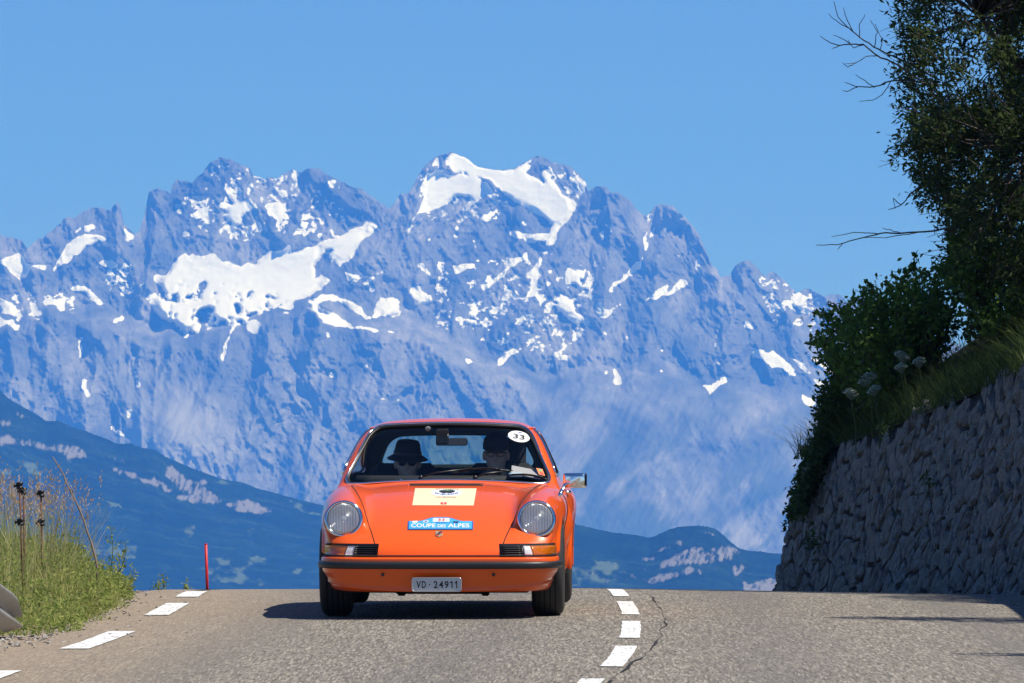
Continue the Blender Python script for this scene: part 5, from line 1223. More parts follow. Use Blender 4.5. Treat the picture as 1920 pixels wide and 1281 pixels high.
# ---- roof edge drip rail, visible over the door glass
for sx in (-1, 1):
    y_ = np.linspace(1.42, 2.5, 20); zt = 1.205 - np.maximum(0, y_ - 1.95) * .50
    gp = along(np.stack([0 * y_ + sx * .95, y_, zt], 1), np.array([-sx, 0, 0.0]), a=0, b=.7)
    strip("rain_gutter", gp, .009, PAINT, car, 6, lift=.004)

# ---- wheels
def wheel(cx, cy_, r=.312, w=.205):
    sx = 1 if cx > 0 else -1
    M4 = Matrix.Translation((cx, cy_, r - .004)) @ Matrix.Rotation(math.pi / 2 * sx, 4, 'Y')
    h = w / 2
    prof = [(.195, -h + .02), (.215, -h + .004), (.262, -h - .002), (.290, -h + .008), (.306, -h + .024), (r, -h + .040), (r, h - .040), (.306, h - .024), (.290, h - .008), (.262, h + .002), (.215, h - .004), (.195, h - .02)]
    t = MB().lathe(prof, 56, M4).build("wheel", TYRE, car, angle=40)
    for k in range(4):
        o = (-.052, -.018, .018, .052)[k]
        MB().lathe([(r - .004, o - .0045), (r + .0012, o - .004), (r + .0012, o + .004), (r - .004, o + .0045)], 56, M4).build("tread_groove", SEAM, t)
    MB().lathe([(.196, -h + .03), (.192, h - .05), (.160, h - .07), (.08, h - .055), (.05, h - .03), (0, h - .025)], 32, M4).build("rim", ALLOY, t)
    return t
for sx in (-1, 1): wheel(sx * .692, 0.0); wheel(sx * .700, 2.27)

# ---- under the nose: sump, suspension, exhaust hangers
ub = MB().box((0, 1.2, .215), (1.20, 3.6, .10), bev=.03).box((0, .05, .165), (.62, .30, .05), bev=.012).box((-.27, .02, .150), (.05, .10, .05), bev=.008).box((.28, .02, .150), (.05, .10, .05), bev=.008)
ub.build("underbody", STEEL, car, smooth=False)
for sx in (-1, 1): MB().tube([(sx * .18, .02, .17), (sx * .62, .0, .18)], .022, 8).build("control_arm", STEEL, car)
MB().box((.02, 2.9, .20), (.75, .5, .10), bev=.04).build("exhaust_silencer", STEEL, car, smooth=False)
# rear bumper and lamps
rb = np.array([(-.72, 2.98), (-.72, 3.15), (-.67, 3.30), (-.5, 3.37), (0, 3.40), (.5, 3.37), (.67, 3.30), (.72, 3.15), (.72, 2.98)])
MB().tube(np.stack([rb[:, 0], rb[:, 1], 0 * rb[:, 0] + .37], 1), .06, 10, True).build("rear_bumper", PAINT, car)
for sx in (-1, 1): MB().box((sx * .60, 3.20, .52), (.22, .10, .07), Matrix.Rotation(-sx * .45, 3, 'Z'), bev=.012).build("tail_lamp", REDL, car, smooth=False)

# ---- door mirror (only on the driver's side)
def mirror():
    q = at(1078, 901, 42.97); c = (q - CAR_LOC) @ CAR_R
    ft = hit([1049], [932])[0]
    m = MB()
    V = []; sec = [(-.030, .40, .55), (-.026, .75, .80), (-.010, .93, .93), (.02, 1, 1), (.045, 1, 1)]
    for (dy, sx_, sz) in sec:
        r = rrect(.080 * sx_, .050 * sz, .016 * sx_, 4)
        for a, b in r: V.append((c[0] + a, c[1] + dy, c[2] + b))
    n = 16; Fc = [(i * n + k, i * n + (k + 1) % n, (i + 1) * n + (k + 1) % n, (i + 1) * n + k) for i in range(len(sec) - 1) for k in range(n)] + [tuple(range(n))[::-1], tuple((len(sec) - 1) * n + k for k in range(n))]
    mm = m.add(V, Fc).build("door_mirror", CHROME, car, angle=50)
    MB().tube([ft - [.02, 0, .02], ft + [.012, .0, .03], c + [-.070, .01, -.025], c + [-.045, .01, -.012]], [.016, .012, .011, .012], 10).build("mirror_stalk", CHROME, mm)
    MB().box(c + [0, .047, 0], (.145, .004, .088), bev=.0015).build("mirror_glass", REFL, mm, smooth=False)
mirror()

# ---- wipers
def wiper(pv, mid, b0, b1):
    inset = .030
    px = np.array([pv, mid, b0, b1], float); P = hit(px[:, 0], px[:, 1]); N = unit(grad(outer, P))
    w = MB().tube([P[0] + N[0] * .012, (P[0] * .7 + P[1] * .3) + N[0] * inset, P[1] + N[1] * .026], [.0075, .006, .004], 6).build("wiper", SATIN, car)
    MB().lathe([(.016, 0), (.017, .012), (.010, .022), (0, .023)], 12, Matrix.Translation(P[0]) @ Vector(N[0]).to_track_quat('Z', 'Y').to_matrix().to_4x4()).build("wiper_pivot", SATIN, w)
    t = np.linspace(0, 1, 12); bl = hit(px[2][0] + (px[3][0] - px[2][0]) * t, px[2][1] + (px[3][1] - px[2][1]) * t - 5.0 * np.sin(t * np.pi)); Nb = unit(grad(outer, bl))
    MB().tube(bl + Nb * .008, .0055, 6).build("wiper_blade", RUBBER, w)
    MB().tube(bl[1:-1] + Nb[1:-1] * .017, .0035, 5).build("blade_bracket", SATIN, w)
wiper((789, 897.5), (886, 884), (850, 890), (946, 884)); wiper((891, 897.5), (960, 888), (951, 894), (1028, 902))
for p in ((752, 902), (923, 902)):
    q = hit([p[0]], [p[1]])[0]; MB().lathe([(.007, 0), (.007, .010), (.004, .014), (0, .014)], 10, Matrix.Translation(q)).build("washer_nozzle", CHROME, car)

# ---- things stuck on the skin: decals follow the surface
def decal_grid(name, c00, c10, c11, c01, mat, parent, nx=14, ny=8, lift=.005, shape=None):
    """a sheet whose corners are given on the photograph (top-left, top-right, bottom-right, bottom-left); shape(u) lowers its top edge"""
    u, v = np.meshgrid(np.linspace(0, 1, nx), np.linspace(0, 1, ny))
    if shape is not None: v = v * (1 - shape(u)) + shape(u)
    P = decal_points(u.ravel(), v.ravel(), (c00, c10, c11, c01), lift)
    return mesh_np(name, P, grid_faces(ny, nx)[:, ::-1], mat, parent, smooth=True)
def decal_points(u, v, C, lift):
    C = np.array(C, float); p = (C[0] * ((1 - u) * (1 - v))[:, None] + C[1] * (u * (1 - v))[:, None] + C[2] * (u * v)[:, None] + C[3] * ((1 - u) * v)[:, None])
    q = hit(p[:, 0], p[:, 1]); return q + unit(grad(outer, q)) * lift
def decal_text(name, s, C, u0, u1, v0, v1, mat, parent, lift):
    V, Fc = fit_text(s, 1, 1); u = u0 + (V[:, 0] + .5) * (u1 - u0); v = v1 + (V[:, 1] + .5) * (v0 - v1)
    P = decal_points(u, v, C, lift); return MB().add(P, Fc).build(name, mat, parent, smooth=False)
def decal_blob(name, C, cu, cv, ru, rv, mat, parent, lift, n=28, fn=None):
    a = np.linspace(0, 2 * np.pi, n, endpoint=False); k = np.ones(n) if fn is None else fn(a)
    u = np.concatenate([[cu], cu + ru * np.cos(a) * k]); v = np.concatenate([[cv], cv - rv * np.sin(a) * k])
    P = decal_points(u, v, C, lift); return MB().add(P, [(0, 1 + i, 1 + (i + 1) % n) for i in range(n)]).build(name, mat, parent, smooth=False)
CREAM = simple("cream_vinyl", (.86, .69, .45), .45); WHITE = simple("white_print", (.82, .82, .82), .45); BLUEP = simple("light_blue_print", (.06, .40, .72), .4); NAVY = simple("dark_blue_print", (.02, .12, .40), .4)
BROWN = simple("brown_print", (.16, .11, .05), .5); GREEN = simple("green_print", (.20, .42, .16), .5); REDP = simple("red_print", (.70, .02, .03), .5); DK = simple("dark_print", (.02, .025, .035), .5)
SC = ((778.5, 917), (893.5, 917.5), (888, 949.5), (773, 949))
st = decal_grid("sponsor_sticker", *SC, CREAM, hood, 18, 8, .0058)
decal_blob("sticker_oval", SC, .525, .27, .255, .215, WHITE, st, .0070, 40)
decal_blob("sticker_meadow", SC, .55, .15, .085, .07, GREEN, st, .0080, 20)
wing = lambda a: .35 + .65 * np.abs(np.cos(a)) * (1 + .25 * np.sin(3 * a))
decal_blob("sticker_butterfly", SC, .53, .22, .125, .15, DK, st, .0086, 36, wing)
decal_grid("sticker_cross_field", *((826.5, 943.8), (837.5, 943.8), (837, 947.6), (826, 947.6)), REDP, st, 4, 3, .0072)
decal_grid("sticker_cross", *((830.2, 945.1), (833.6, 945.1), (833.4, 946.4), (830.1, 946.4)), WHITE, st, 3, 3, .0082)
RC = ((765.5, 971.5), (887.5, 971.5), (887, 995), (764.5, 995))
arch = lambda u: .32 * (1 - sstep(.14, .42, u) * (1 - sstep(.58, .86, u)))
rp = decal_grid("rally_plate", *RC, NAVY, hood, 34, 8, .0075, arch)
RCi = ((768, 972.8), (885, 972.8), (884.5, 993.6), (767, 993.6)); decal_grid("rally_plate_field", *RCi, BLUEP, rp, 34, 8, .0088, arch)
decal_text("rally_plate_lettering", "COUPE", RCi, .03, .42, .55, .90, WHITE, rp, .0104); decal_text("rally_plate_lettering", "DES", RCi, .455, .585, .64, .90, WHITE, rp, .0104); decal_text("rally_plate_lettering", "ALPES", RCi, .62, .96, .55, .90, WHITE, rp, .0104)
decal_grid("number_field", *((812, 974.2), (843, 974.2), (842.5, 980.8), (811.5, 980.8)), WHITE, rp, 6, 3, .0100)
decal_text("number_lettering", "33", ((812, 974.2), (843, 974.2), (842.5, 980.8), (811.5, 980.8)), .30, .72, .15, .85, REDP, rp, .0112)
decal_blob("round_logo", RCi, .265, .36, .045, .10, WHITE, rp, .0100, 18); decal_blob("round_logo_centre", RCi, .265, .36, .025, .055, NAVY, rp, .0108, 14)
decal_grid("white_logo", *((773.5, 979.5), (783, 979.0), (783, 982.8), (773.5, 982.8)), WHITE, rp, 3, 2, .0100); decal_grid("dark_logo", *((850, 980), (859.5, 980), (859.5, 983.6), (850, 983.6)), DK, rp, 3, 2, .0100)
def small_print(C, u0, u1, v, dv, n, mat, par, lift, bend=0.0):
    rr_ = np.random.default_rng(n)
    for k in range(n):
        a_ = u0 + (u1 - u0) * k / n; w_ = (u1 - u0) / n * rr_.uniform(.45, .8); m_ = ((k + .5) / n - .5) * 2; vv = v - bend * m_ * m_; hh = dv * rr_.uniform(.6, 1)
        P_ = decal_points(np.array([a_, a_ + w_, a_ + w_, a_]), np.array([vv - hh, vv - hh, vv + hh, vv + hh]) / 1.0, C, lift)
        MB().add(P_, [(3, 2, 1, 0)]).build("small_print_mark", mat, par, smooth=False)
small_print(SC, .34, .72, .055, .022, 10, BROWN, st, .0072); small_print(SC, .34, .72, .38, .035, 13, NAVY, st, .0090, .10); small_print(SC, .36, .70, .53, .022, 11, BROWN, st, .0072)
small_print(RCi, .42, .80, .47, .03, 9, NAVY, rp, .0100)
# nose crest: a small shield in gold, red and black
BC = ((815.5, 997), (831, 997), (831, 1008), (815.5, 1008))
GOLD = simple("crest_gold", (.48, .38, .24), .35, .3)
shield = lambda a: np.where(np.sin(a) > 0, np.minimum(1 / np.maximum(np.abs(np.cos(a)), 1e-3), 1 / np.maximum(np.abs(np.sin(a)), 1e-3)) * .86, 1.0 - .06 * np.cos(2 * a))
cr = decal_blob("nose_crest", BC, .5, .5, .5, .5, GOLD, hood, .0080, 32, shield)
for (a, b, m) in (((823.6, 998.6), (829.6, 1001.0), DK), ((823.6, 1001.2), (829.6, 1002.6), REDP), ((817.2, 1003.0), (822.4, 1004.6), DK), ((818.2, 1004.8), (822.4, 1006.6), REDP)): decal_grid("crest_field", a, (b[0], a[1]), b, (a[0], b[1]), m, cr, 3, 3, .0095)
decal_blob("crest_centre", BC, .5, .5, .13, .18, DK, cr, .0105, 12)

# ---- round start number on the windscreen, vignette sticker
NC_ = ((953.5, 805), (994, 812), (992, 834), (951.5, 827))
def on_glass(u, v, C, lift):
    C = np.array(C, float); p = (C[0] * ((1 - u) * (1 - v))[:, None] + C[1] * (u * (1 - v))[:, None] + C[2] * (u * v)[:, None] + C[3] * ((1 - u) * v)[:, None]); q = hit(p[:, 0], p[:, 1], off=-.010)
    return q + unit(grad(outer, q)) * lift
a = np.linspace(0, 2 * np.pi, 36, endpoint=False)
num = MB().add(on_glass(np.concatenate([[.5], .5 + .5 * np.cos(a)]), np.concatenate([[.5], .5 - .46 * np.sin(a)]), NC_, .004), [(0, 1 + i, 1 + (i + 1) % 36) for i in range(36)]).build("start_number_disc", WHITE, ws, smooth=False)
V, Fc = fit_text("33", 1, 1); MB().add(on_glass(.5 + V[:, 0] * .54, .53 - V[:, 1] * .40, NC_, .0055), Fc).build("start_number", INK, num, smooth=False)
MB().add(on_glass(np.array([.45, .62, .62, .45]), np.array([.13, .13, .18, .18]), NC_, .0055), [(3, 2, 1, 0)]).build("small_logo", NAVY, num, smooth=False)
VC = ((1005, 878), (1017, 880), (1022, 893), (1010.5, 890)); uv = (np.array([0, 1, 1, 0.]), np.array([0, 0, 1, 1.]))
vg = MB().add(on_glass(*uv, VC, .002), [(3, 2, 1, 0)]).build("toll_vignette", simple("orange_vignette", (.75, .20, .04), .5), ws, smooth=False)
MB().add(on_glass(np.array([.3, .75, .75, .3]), np.array([.1, .1, .45, .45]), VC, .0035), [(3, 2, 1, 0)]).build("vignette_field", GREEN, vg, smooth=False)
MB().add(on_glass(np.array([.35, .8, .8, .35]), np.array([.55, .55, .9, .9]), VC, .0035), [(3, 2, 1, 0)]).build("vignette_field", REDP, vg, smooth=False)

# ---- cabin
def box_part(name, c, d, mat, rot=None, bev=.02, par=car): return MB().box(c, d, rot, bev).build(name, mat, par, smooth=True, angle=35)
dash = MB().tube(np.stack([np.linspace(-.62, .62, 13), 1.12 - .10 * (np.linspace(-1, 1, 13)**2) * -1, 0 * np.linspace(0, 1, 13) + .835], 1), .062, 10).build("dashboard", TRIMC, car)
box_part("cabin_floor", (0, 1.7, .33), (1.15, 1.7, .05), TRIMC)
box_part("rear_shelf", (0, 2.50, .80), (1.10, .52, .06), TRIMC)
box_part("rear_seat_back", (0, 2.28, .68), (1.06, .12, .42), CLOTH, Matrix.Rotation(-.25, 3, 'X'), .04)
def seat(cx, headrest):
    s = box_part("seat", (cx, 1.55, .47), (.48, .50, .14), CLOTH, Matrix.Rotation(.10, 3, 'X'), .05)
    box_part("seat_back", (cx, 1.86, .70), (.46, .13, .54), CLOTH, Matrix.Rotation(-.22, 3, 'X'), .05, s)
    if headrest: box_part("headrest", (cx + .04, 1.955, 1.03), (.25, .10, .22), CLOTH, Matrix.Rotation(-.15, 3, 'X'), .045, s)
    return s
seat(-.335, False); seat(.335, True)
# steering wheel, column
sw = MB(); M4 = Matrix.Translation((.335, 1.265, .755)) @ Matrix.Rotation(math.radians(-66), 4, 'X')
rim = [tuple(M4 @ Vector((.192 * math.cos(t), .192 * math.sin(t), 0))) for t in np.linspace(0, 2 * math.pi, 37)]
swo = sw.tube(rim, .0125, 8, False).build("steering_wheel", SATIN, car)
for t in (20, 160, 270): MB().tube([tuple(M4 @ Vector((0, 0, -.01))), tuple(M4 @ Vector((.19 * math.cos(math.radians(t)), .19 * math.sin(math.radians(t)), 0)))], .010, 6).build("spoke", SATIN, swo)
MB().lathe([(.05, -.03), (.055, 0), (.03, .012), (0, .014)], 18, M4).build("horn_button", SATIN, swo)
# inner mirror with a holder box behind it, sun-visor clip
p = hit([846], [829], off=-.010)[0]
im = MB().box(p + [.0, .10, .0], (.215, .022, .052), bev=.012).build("inner_mirror", SATIN, car, smooth=False)
MB().tube([p + [-.03, .10, .02], p + [-.035, .13, .085]], .008, 6).build("mirror_stem", SATIN, im)
MB().box(p + [0, .087, 0], (.200, .003, .042)).build("mirror_back", simple("mirror_back_grey", (.10, .10, .10), .3), im, smooth=False)
q = hit([829], [819], off=-.010)[0]; box_part("toll_badge_box", q + [0, .035, 0], (.085, .03, .105), SATIN, None, .008)
q = hit([802.5], [804], off=-.010)[0]; MB().lathe([(.0, 0), (.019, 0), (.019, .003), (0, .003)], 18, Matrix.Translation(q + [0, -.004, 0]) @ Matrix.Rotation(math.radians(125), 4, 'X')).build("round_window_badge", simple("pale_badge", (.55, .65, .60), .5), ws)
box_part("brake_lamp", (.03, 2.55, .885), (.16, .05, .035), SATIN, None, .01)
for k in range(4): MB().lathe([(.012, 0), (.014, .02), (.006, .03), (0, .03)], 8, Matrix.Translation((-.02 + k * .034, 2.55, .90))).build("lamp_knob", SATIN, car)
MB().box((.52, 1.10, .915), (.20, .15, .006), Matrix.Rotation(.35, 3, 'X') @ Matrix.Rotation(.2, 3, 'Y')).build("road_book", simple("grey_paper", (.42, .38, .40), .7), car, smooth=False)
MB().box((.45, 1.03, .900), (.09, .04, .03), Matrix.Rotation(.3, 3, 'Z'), .006).build("folded_map", simple("pale_blue_paper", (.45, .62, .75), .7, var=.3, vscale=60), car, smooth=False)
# ------------------------------------------------------------------ the two people in the car
def sd_ell(x, y, z, c, r):
    a = (x - c[0]) / r[0]; b = (y - c[1]) / r[1]; d = (z - c[2]) / r[2]; k = np.sqrt(a * a + b * b + d * d); k2 = np.sqrt((a / r[0])**2 + (b / r[1])**2 + (d / r[2])**2) + 1e-6
    return k * (k - 1) / k2
def sd_cap(x, y, z, a, b, ra, rb):
    a = np.array(a, float); b = np.array(b, float); d = b - a; t = np.clip(((x - a[0]) * d[0] + (y - a[1]) * d[1] + (z - a[2]) * d[2]) / (d @ d), 0, 1)
    return np.sqrt((x - a[0] - t * d[0])**2 + (y - a[1] - t * d[1])**2 + (z - a[2] - t * d[2])**2) - (ra + (rb - ra) * t)
def skin_mat(name, col):
    M = NT(name); n = M.noise(M.coord(), 25, 4); M.set(Base_Color=M.mix(n, tuple(c * .8 for c in col), col), Roughness=.55); M.b.inputs["Subsurface Weight"].default_value = .05; return M.m
def person(label, head, hands, coat, skin):
    H = np.array(head, float); sd = 1 if H[0] > 0 else -1
    root = empty("person", CAR_LOC, (0, 0, 0), label, "person"); root.rotation_mode = 'QUATERNION'; root.rotation_quaternion = car.rotation_quaternion
    neck0 = H + [0, .055, -.10]; chest = H + [0, .10, -.30]; hip = np.array([H[0], 1.70, .56])
    shL, shR = H + [-.185, .09, -.235], H + [.185, .09, -.235]
    elb = [np.array([H[0] - .26, 1.56, .70]), np.array([H[0] + .26, 1.56, .70])]
    kn = [np.array([H[0] - .12, 1.22, .60]), np.array([H[0] + .12, 1.22, .60])]; ft_ = [np.array([H[0] - .10, 1.02, .40]), np.array([H[0] + .10, 1.02, .40])]
    def head_f(x, y, z):
        f = sd_ell(x, y, z, H + [0, .030, .030], (.078, .098, .105))
        f = smin(f, sd_ell(x, y, z, H + [0, -.012, -.055], (.060, .072, .070)), .045)                      # jaw
        f = smin(f, sd_ell(x, y, z, H + [0, -.062, -.098], (.026, .022, .022)), .02)                        # chin
        f = smin(f, sd_ell(x, y, z, H + [0, -.050, .035], (.060, .030, .018)), .02)                         # brow
        f = smin(f, sd_cap(x, y, z, H + [0, -.072, .012], H + [0, -.102, -.032], .008, .014), .012)         # nose
        for s in (-1, 1):
            f = smax(f, -sd_ell(x, y, z, H + [s * .031, -.080, .006], (.019, .016, .012)), .012)            # eye sockets
            f = smin(f, sd_ell(x, y, z, H + [s * .031, -.064, .006], (.013, .013, .011)), .004)
            f = smin(f, sd_ell(x, y, z, H + [s * .044, -.045, -.028], (.022, .024, .022)), .02)             # cheeks
            f = smin(f, sd_ell(x, y, z, H + [s * .082, .018, -.012], (.012, .020, .034)), .010)             # ears
        f = smax(f, -sd_ell(x, y, z, H + [0, -.092, -.063], (.026, .010, .0035)), .006)                     # mouth line
        f = smin(f, sd_ell(x, y, z, H + [0, -.076, -.072], (.022, .012, .007)), .008)                       # lower lip
        return smin(f, sd_cap(x, y, z, neck0 + [0, 0, .03], neck0 + [0, .04, -.10], .056, .066), .035)
    def trunk(x, y, z, g=0.0):
        f = sd_cap(x, y, z, shL, shR, .072 + g, .072 + g)
        f = smin(f, sd_ell(x, y, z, chest + [0, .02, -.02], (.175 + g, .115 + g, .21 + g)), .08)
        f = smin(f, sd_ell(x, y, z, (chest + hip) / 2 + [0, -.02, -.05], (.165 + g, .125 + g, .18 + g)), .08)
        f = smin(f, sd_ell(x, y, z, hip, (.175 + g, .15 + g, .12 + g)), .06)
        for i, sh in enumerate((shL, shR)):
            f = smin(f, sd_cap(x, y, z, sh, elb[i], .056 + g, .044 + g), .04); f = smin(f, sd_cap(x, y, z, elb[i], np.array(hands[i]) + (elb[i] - hands[i]) * .22, .043 + g, .030 + g), .02)
        return f
    def legs(x, y, z, g=0.0):
        f = 9.0
        for i in (0, 1):
            f = smin(f, sd_cap(x, y, z, hip + [(-.09, .09)[i], 0, -.02], kn[i], .088 + g, .062 + g), .03); f = smin(f, sd_cap(x, y, z, kn[i], ft_[i], .060 + g, .042 + g), .03)
            f = smin(f, sd_cap(x, y, z, ft_[i], ft_[i] + [0, -.14, -.02], .040 + g, .032 + g), .02)
        return f
    def hand_f(x, y, z):
        f = 9.0
        for i in (0, 1):
            h = np.array(hands[i]); w = h + (elb[i] - h) * .25; inn = -1 if (i == 1) else 1; d = unit(h - elb[i])
            f = smin(f, sd_cap(x, y, z, w, h, .028, .034), .02)
            for k in range(4):
                o = np.array([(-.030 + .020 * k) * inn, 0, .004 * (1.5 - abs(k - 1.5))]); L = (.058, .070, .066, .050)[k]
                p1 = h + o + d * .030; p2 = p1 + d * L * .55; p3 = p2 + (d * .25 + np.array([0, 0, -1.0])) * L * .55
                f = smin(f, sd_cap(x, y, z, p1, p2, .0105, .0095), .004); f = smin(f, sd_cap(x, y, z, p2, p3, .0095, .008), .003)
            f = smin(f, sd_cap(x, y, z, h + [.026 * inn, .02, .0], h + [.052 * inn, -.02, .012], .013, .010), .008)
        return f
    lo = np.array([H[0] - .36, .80, .33]); hi = np.array([H[0] + .36, 2.05, H[2] + .16]); hs = .0105
    def grid(fn, lo, hi, hs):
        ax = [np.arange(lo[k], hi[k], hs) for k in range(3)]
        return nets(fn(ax[0][:, None, None], ax[1][None, :, None], ax[2][None, None, :]).astype(np.float32), lo, hs)
    P, Q = grid(lambda x, y, z: smin(smin(smin(head_f(x, y, z), trunk(x, y, z), .03), legs(x, y, z), .03), hand_f(x, y, z), .012), lo, hi, .0085)
    mesh_np("body", P, Q, skin, root)
    P, Q = grid(lambda x, y, z: np.maximum(trunk(x, y, z, .011), (z - (H[2] - .135)) - .35 * np.abs(x - H[0]) * 0), lo, hi, hs); mesh_np("jacket", P, Q, coat, root)
    P, Q = grid(lambda x, y, z: legs(x, y, z, .010), lo, hi, hs); mesh_np("trousers", P, Q, simple("dark_trousers", (.02, .022, .03), .9), root)
    return root, H
def car_pt(px, py, y): return (at(px, py, y) - CAR_LOC) @ CAR_R
BLACKFELT = simple("black_felt", (.010, .010, .011), .9, var=.3); LENSM = simple("dark_sunglass_lens", (.004, .004, .005), .15)
# passenger with hat and sunglasses
hp = car_pt(764, 868, 43.72)
r_, H = person("passenger in dark jacket, black brimmed hat and sunglasses, beside the driver", hp, [(hp[0] - .10, 1.36, .68), (hp[0] + .10, 1.36, .68)], simple("dark_jacket", (.016, .016, .022), .9, var=.3), skin_mat("skin_tone", (.58, .36, .27)))
hat = MB(); Mh = Matrix.Translation(H + [0, .02, .052]) @ Matrix.Rotation(math.radians(6), 4, 'X') @ Matrix.Rotation(math.radians(3), 4, 'Y') @ Matrix.Diagonal((1, 1.12, 1, 1))
hat.lathe([(.138, -.030), (.140, -.024), (.120, -.010), (.098, .002), (.092, .02), (.088, .050), (.082, .080), (.070, .100), (.050, .105), (.025, .094), (0, .088)], 36, Mh)
ho = hat.build("hat", BLACKFELT, r_); MB().lathe([(.0985, .004), (.0965, .026), (.094, .026)], 36, Mh).build("hat_band", simple("hat_band_grey", (.03, .03, .035), .6), ho)
def glasses(H, r_, dark):
    g = MB().tube([H + [-.082, .01, .010], H + [-.066, -.075, .012], H + [-.010, -.098, .013], H + [.010, -.098, .013], H + [.066, -.075, .012], H + [.082, .01, .010]], .003, 6).build("sunglasses" if dark else "glasses", LENSM, r_)
    for s in (-1, 1):
        M4 = Matrix.Translation(H + [s * .034, -.092, .002]) @ Matrix.Rotation(math.pi / 2, 4, 'X') @ Matrix.Diagonal((1.25, 1, 1, 1))
        if dark: MB().lathe([(0, -.002), (.022, -.002), (.022, .002), (0, .003)], 18, M4).build("lens", LENSM, g)
        else: MB().tube([tuple(M4 @ Vector((.021 * math.cos(t), .017 * math.sin(t), 0))) for t in np.linspace(0, 2 * math.pi, 19)], .0018, 5, False).build("lens_rim", LENSM, g)
glasses(H, r_, True)
# driver with cap and glasses, hands on the wheel
hd = car_pt(930, 852, 43.70)
r_, H = person("driver in dark shirt, peaked cap and glasses holding the steering wheel", hd, [(.335 - .185, 1.255, .80), (.335 + .185, 1.255, .80)], simple("dark_shirt", (.022, .024, .035), .9, var=.3), skin_mat("skin_tone_two", (.62, .39, .30)))
Mc = Matrix.Translation(H + [0, .022, .040]) @ Matrix.Rotation(math.radians(4), 4, 'X') @ Matrix.Diagonal((1, 1.18, 1, 1))
cp = MB().lathe([(.090, -.004), (.091, .010), (.089, .040), (.078, .075), (.055, .100), (.025, .111), (0, .113)], 32, Mc).build("cap", simple("dark_blue_cap", (.012, .014, .022), .85), r_)
V = []; 
for k in range(13):
    a = math.pi * (1 + k / 12); c_, s_ = math.cos(a), math.sin(a)
    V.append(H + [.090 * c_, .022 + .100 * s_, .040]); V.append(H + [.086 * c_, .015 + .195 * s_, .040 - .030 * (-s_) + .012 * abs(c_)])
V2 = [v + np.array([0, 0, -.005]) for v in V]
Fc = [(2 * k, 2 * k + 1, 2 * k + 3, 2 * k + 2) for k in range(12)]; n = len(V); Fc += [tuple(n + i for i in f[::-1]) for f in Fc]; Fc += [(2 * k + 1, n + 2 * k + 1, n + 2 * k + 3, 2 * k + 3) for k in range(12)]
MB().add(V + V2, Fc).build("cap_peak", simple("brown_cap_peak", (.10, .045, .04), .85), cp); glasses(H, r_, False)
# ------------------------------------------------------------------ roadside things
RUST = simple("rusty_steel", (.14, .065, .035), .85, var=.4, vscale=30); INSU = simple("black_insulator_plastic", (.010, .010, .011), .4); WIRE = simple("fence_wire_grey", (.30, .31, .33), .4, .6)
def peg(px, rtop, y, lean, label, ins):
    q = at(px, rtop, y); z0 = float(ground_z(np.array(q[0]), np.array(y))); foot = np.array([q[0] + lean, y, z0 - .1]); t = empty("fence_post", foot, (0, 0, 0), label, "fence post", "fence pegs on the verge"); L = q - foot
    MB().tube([foot, q], .0065, 7).build("rod", RUST, t).location = -foot
    out = []
    for row in ins:
        k = (at(px, row, y)[2] - foot[2]) / L[2]; c = foot + L * k; out.append(c)
        i = MB().lathe([(.010, -.024), (.022, -.021), (.022, -.008), (.015, -.004), (.015, .004), (.022, .008), (.022, .021), (.010, .024)], 12, Matrix.Translation(c)).build("insulator", INSU, t); i.location = -foot
        MB().lathe([(.009, -.014), (.014, -.012), (.014, -.003), (.008, 0), (.014, .003), (.014, .012), (.009, .014)], 10, Matrix.Translation(c + [-.026, 0, .002]) @ Matrix.Rotation(math.pi / 2, 4, 'Y')).build("wire_clip", INSU, i)
    return out
A = peg(37, 906, 40.6, .03, "rusty fence peg with two black insulators near its top, left of the pair", (911, 979))
B = peg(44, 916, 41.4, .015, "rusty fence peg directly behind the left one", (921,))
C_ = peg(77, 921, 41.8, .015, "rusty fence peg with black insulators, right of the others", (926, 980))
def wire(a, b, sag, label):
    t = np.linspace(0, 1, 14)[:, None]; P = a + (b - a) * t; P[:, 2] -= np.sin(t[:, 0] * np.pi) * sag; o = MB().tube(P, .0014, 4).build("fence_wire", WIRE); tag(o, label, "wire", "fence wires")
wire(A[0] + [-.03, 0, 0], A[0] + [-1.6, -4.0, .10], .01, "thin fence wire running left from the foremost peg's top"); wire(A[0] + [-.03, 0, 0], C_[0] + [-.03, 0, 0], .01, "thin fence wire between the tops of the left and right pegs"); wire(B[0] + [-.03, 0, 0], B[0] + [-1.4, -3.0, -.12], .01, "thin lower fence wire running left from the rear peg")
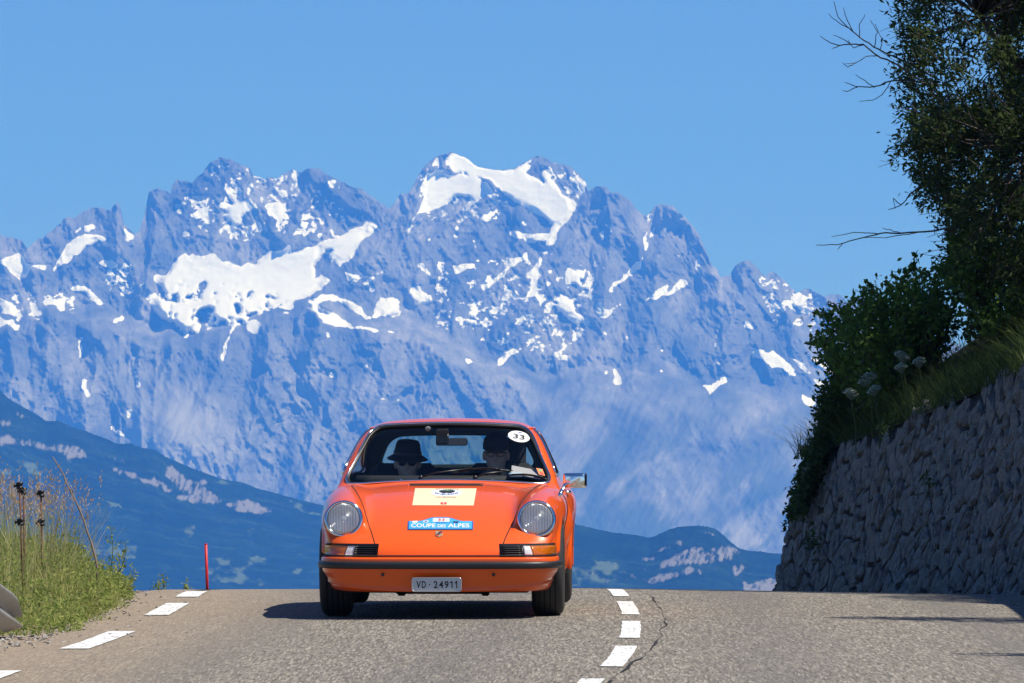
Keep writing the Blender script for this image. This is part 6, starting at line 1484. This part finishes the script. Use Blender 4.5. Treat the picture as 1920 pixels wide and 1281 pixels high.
# red snow pole
q = at(386, 1021, 53.0); b = at(388.6, 1107, 53.0); foot = b + (b - q) * .5; rp_ = empty("snow_pole", foot, (0, 0, 0), "plain red marker pole standing at the left edge of the road crest", "pole")
MB().tube([foot, q], .0125, 10).build("pole", simple("red_pole_paint", (.62, .012, .018), .5, var=.15), rp_).location = -foot
MB().lathe([(.0128, 0), (.0138, .004), (.0128, .008), (.004, .012), (0, .012)], 10, Matrix.Translation(q - [0, 0, .004])).build("pole_cap", simple("red_cap", (.50, .01, .015), .5), rp_).location = -foot
# guard rail whose end dips to the ground at the left edge of the picture
GALV = simple("galvanised_steel", (.30, .295, .28), .55, .45, var=.25, vscale=5)
gr_y = np.linspace(29.0, 38.35, 26); gx0 = xc(gr_y) - 3.52 - .03; gx0 = np.where(gr_y > 36.5, gx0, gx0) ; gx0 = gx0 + (-2.985 - gx0[-1]); 
gzb = ground_z(gx0, gr_y) + np.interp(gr_y, [29, 34.5, 38.35], [.62, .55, .12]); hgt = np.interp(gr_y, [29, 37.6, 38.1, 38.35], [.155, .155, .14, .07])
prof = [(.0, 1.0), (.012, .92), (.045, .78), (.075, .66), (.078, .56), (.045, .44), (.012, .30), (.0, .18), (.012, .04), (.045, -.12), (.078, -.28), (.075, -.40), (.045, -.52), (.012, -.66), (0, -.74)]
V = np.array([[(gx0[k] + o * 1.0 - .02 * max(0, gr_y[k] - 37.4), gr_y[k], gzb[k] + s * hgt[k]) for o, s in prof] for k in range(26)])
rail = empty("guard_rail", (float(gx0[-1]), 38.0, float(ground_z(gx0[-1:], gr_y[-1:])[0])), (0, 0, 0), "end of a grey galvanised guard rail dipping to the ground at the left edge", "guard rail"); RO = np.array(rail.location)
Vb = V.copy(); Vb[:, :, 0] -= .005; n0 = V.reshape(-1, 3).shape[0]; F1 = grid_faces(26, len(prof)); rim = np.arange(len(prof)) + 25 * len(prof)
F2 = np.stack([rim[:-1], rim[1:], rim[1:] + n0, rim[:-1] + n0], 1)
mesh_np("rail_beam", np.concatenate([V.reshape(-1, 3), Vb.reshape(-1, 3)]) - RO, np.concatenate([F1, F1[:, ::-1] + n0, F2]), GALV, rail)
for y in (31.0, 34.0, 37.0):
    k = np.argmin(np.abs(gr_y - y)); x = gx0[k] - .06; z0 = float(ground_z(np.array(x), np.array(y))); MB().box((x - RO[0], y - RO[1], (z0 - .3 + gzb[k] + .05) / 2 - RO[2]), (.10, .055, gzb[k] + .05 - z0 + .3), bev=.006).build("rail_post", GALV, rail, smooth=False)
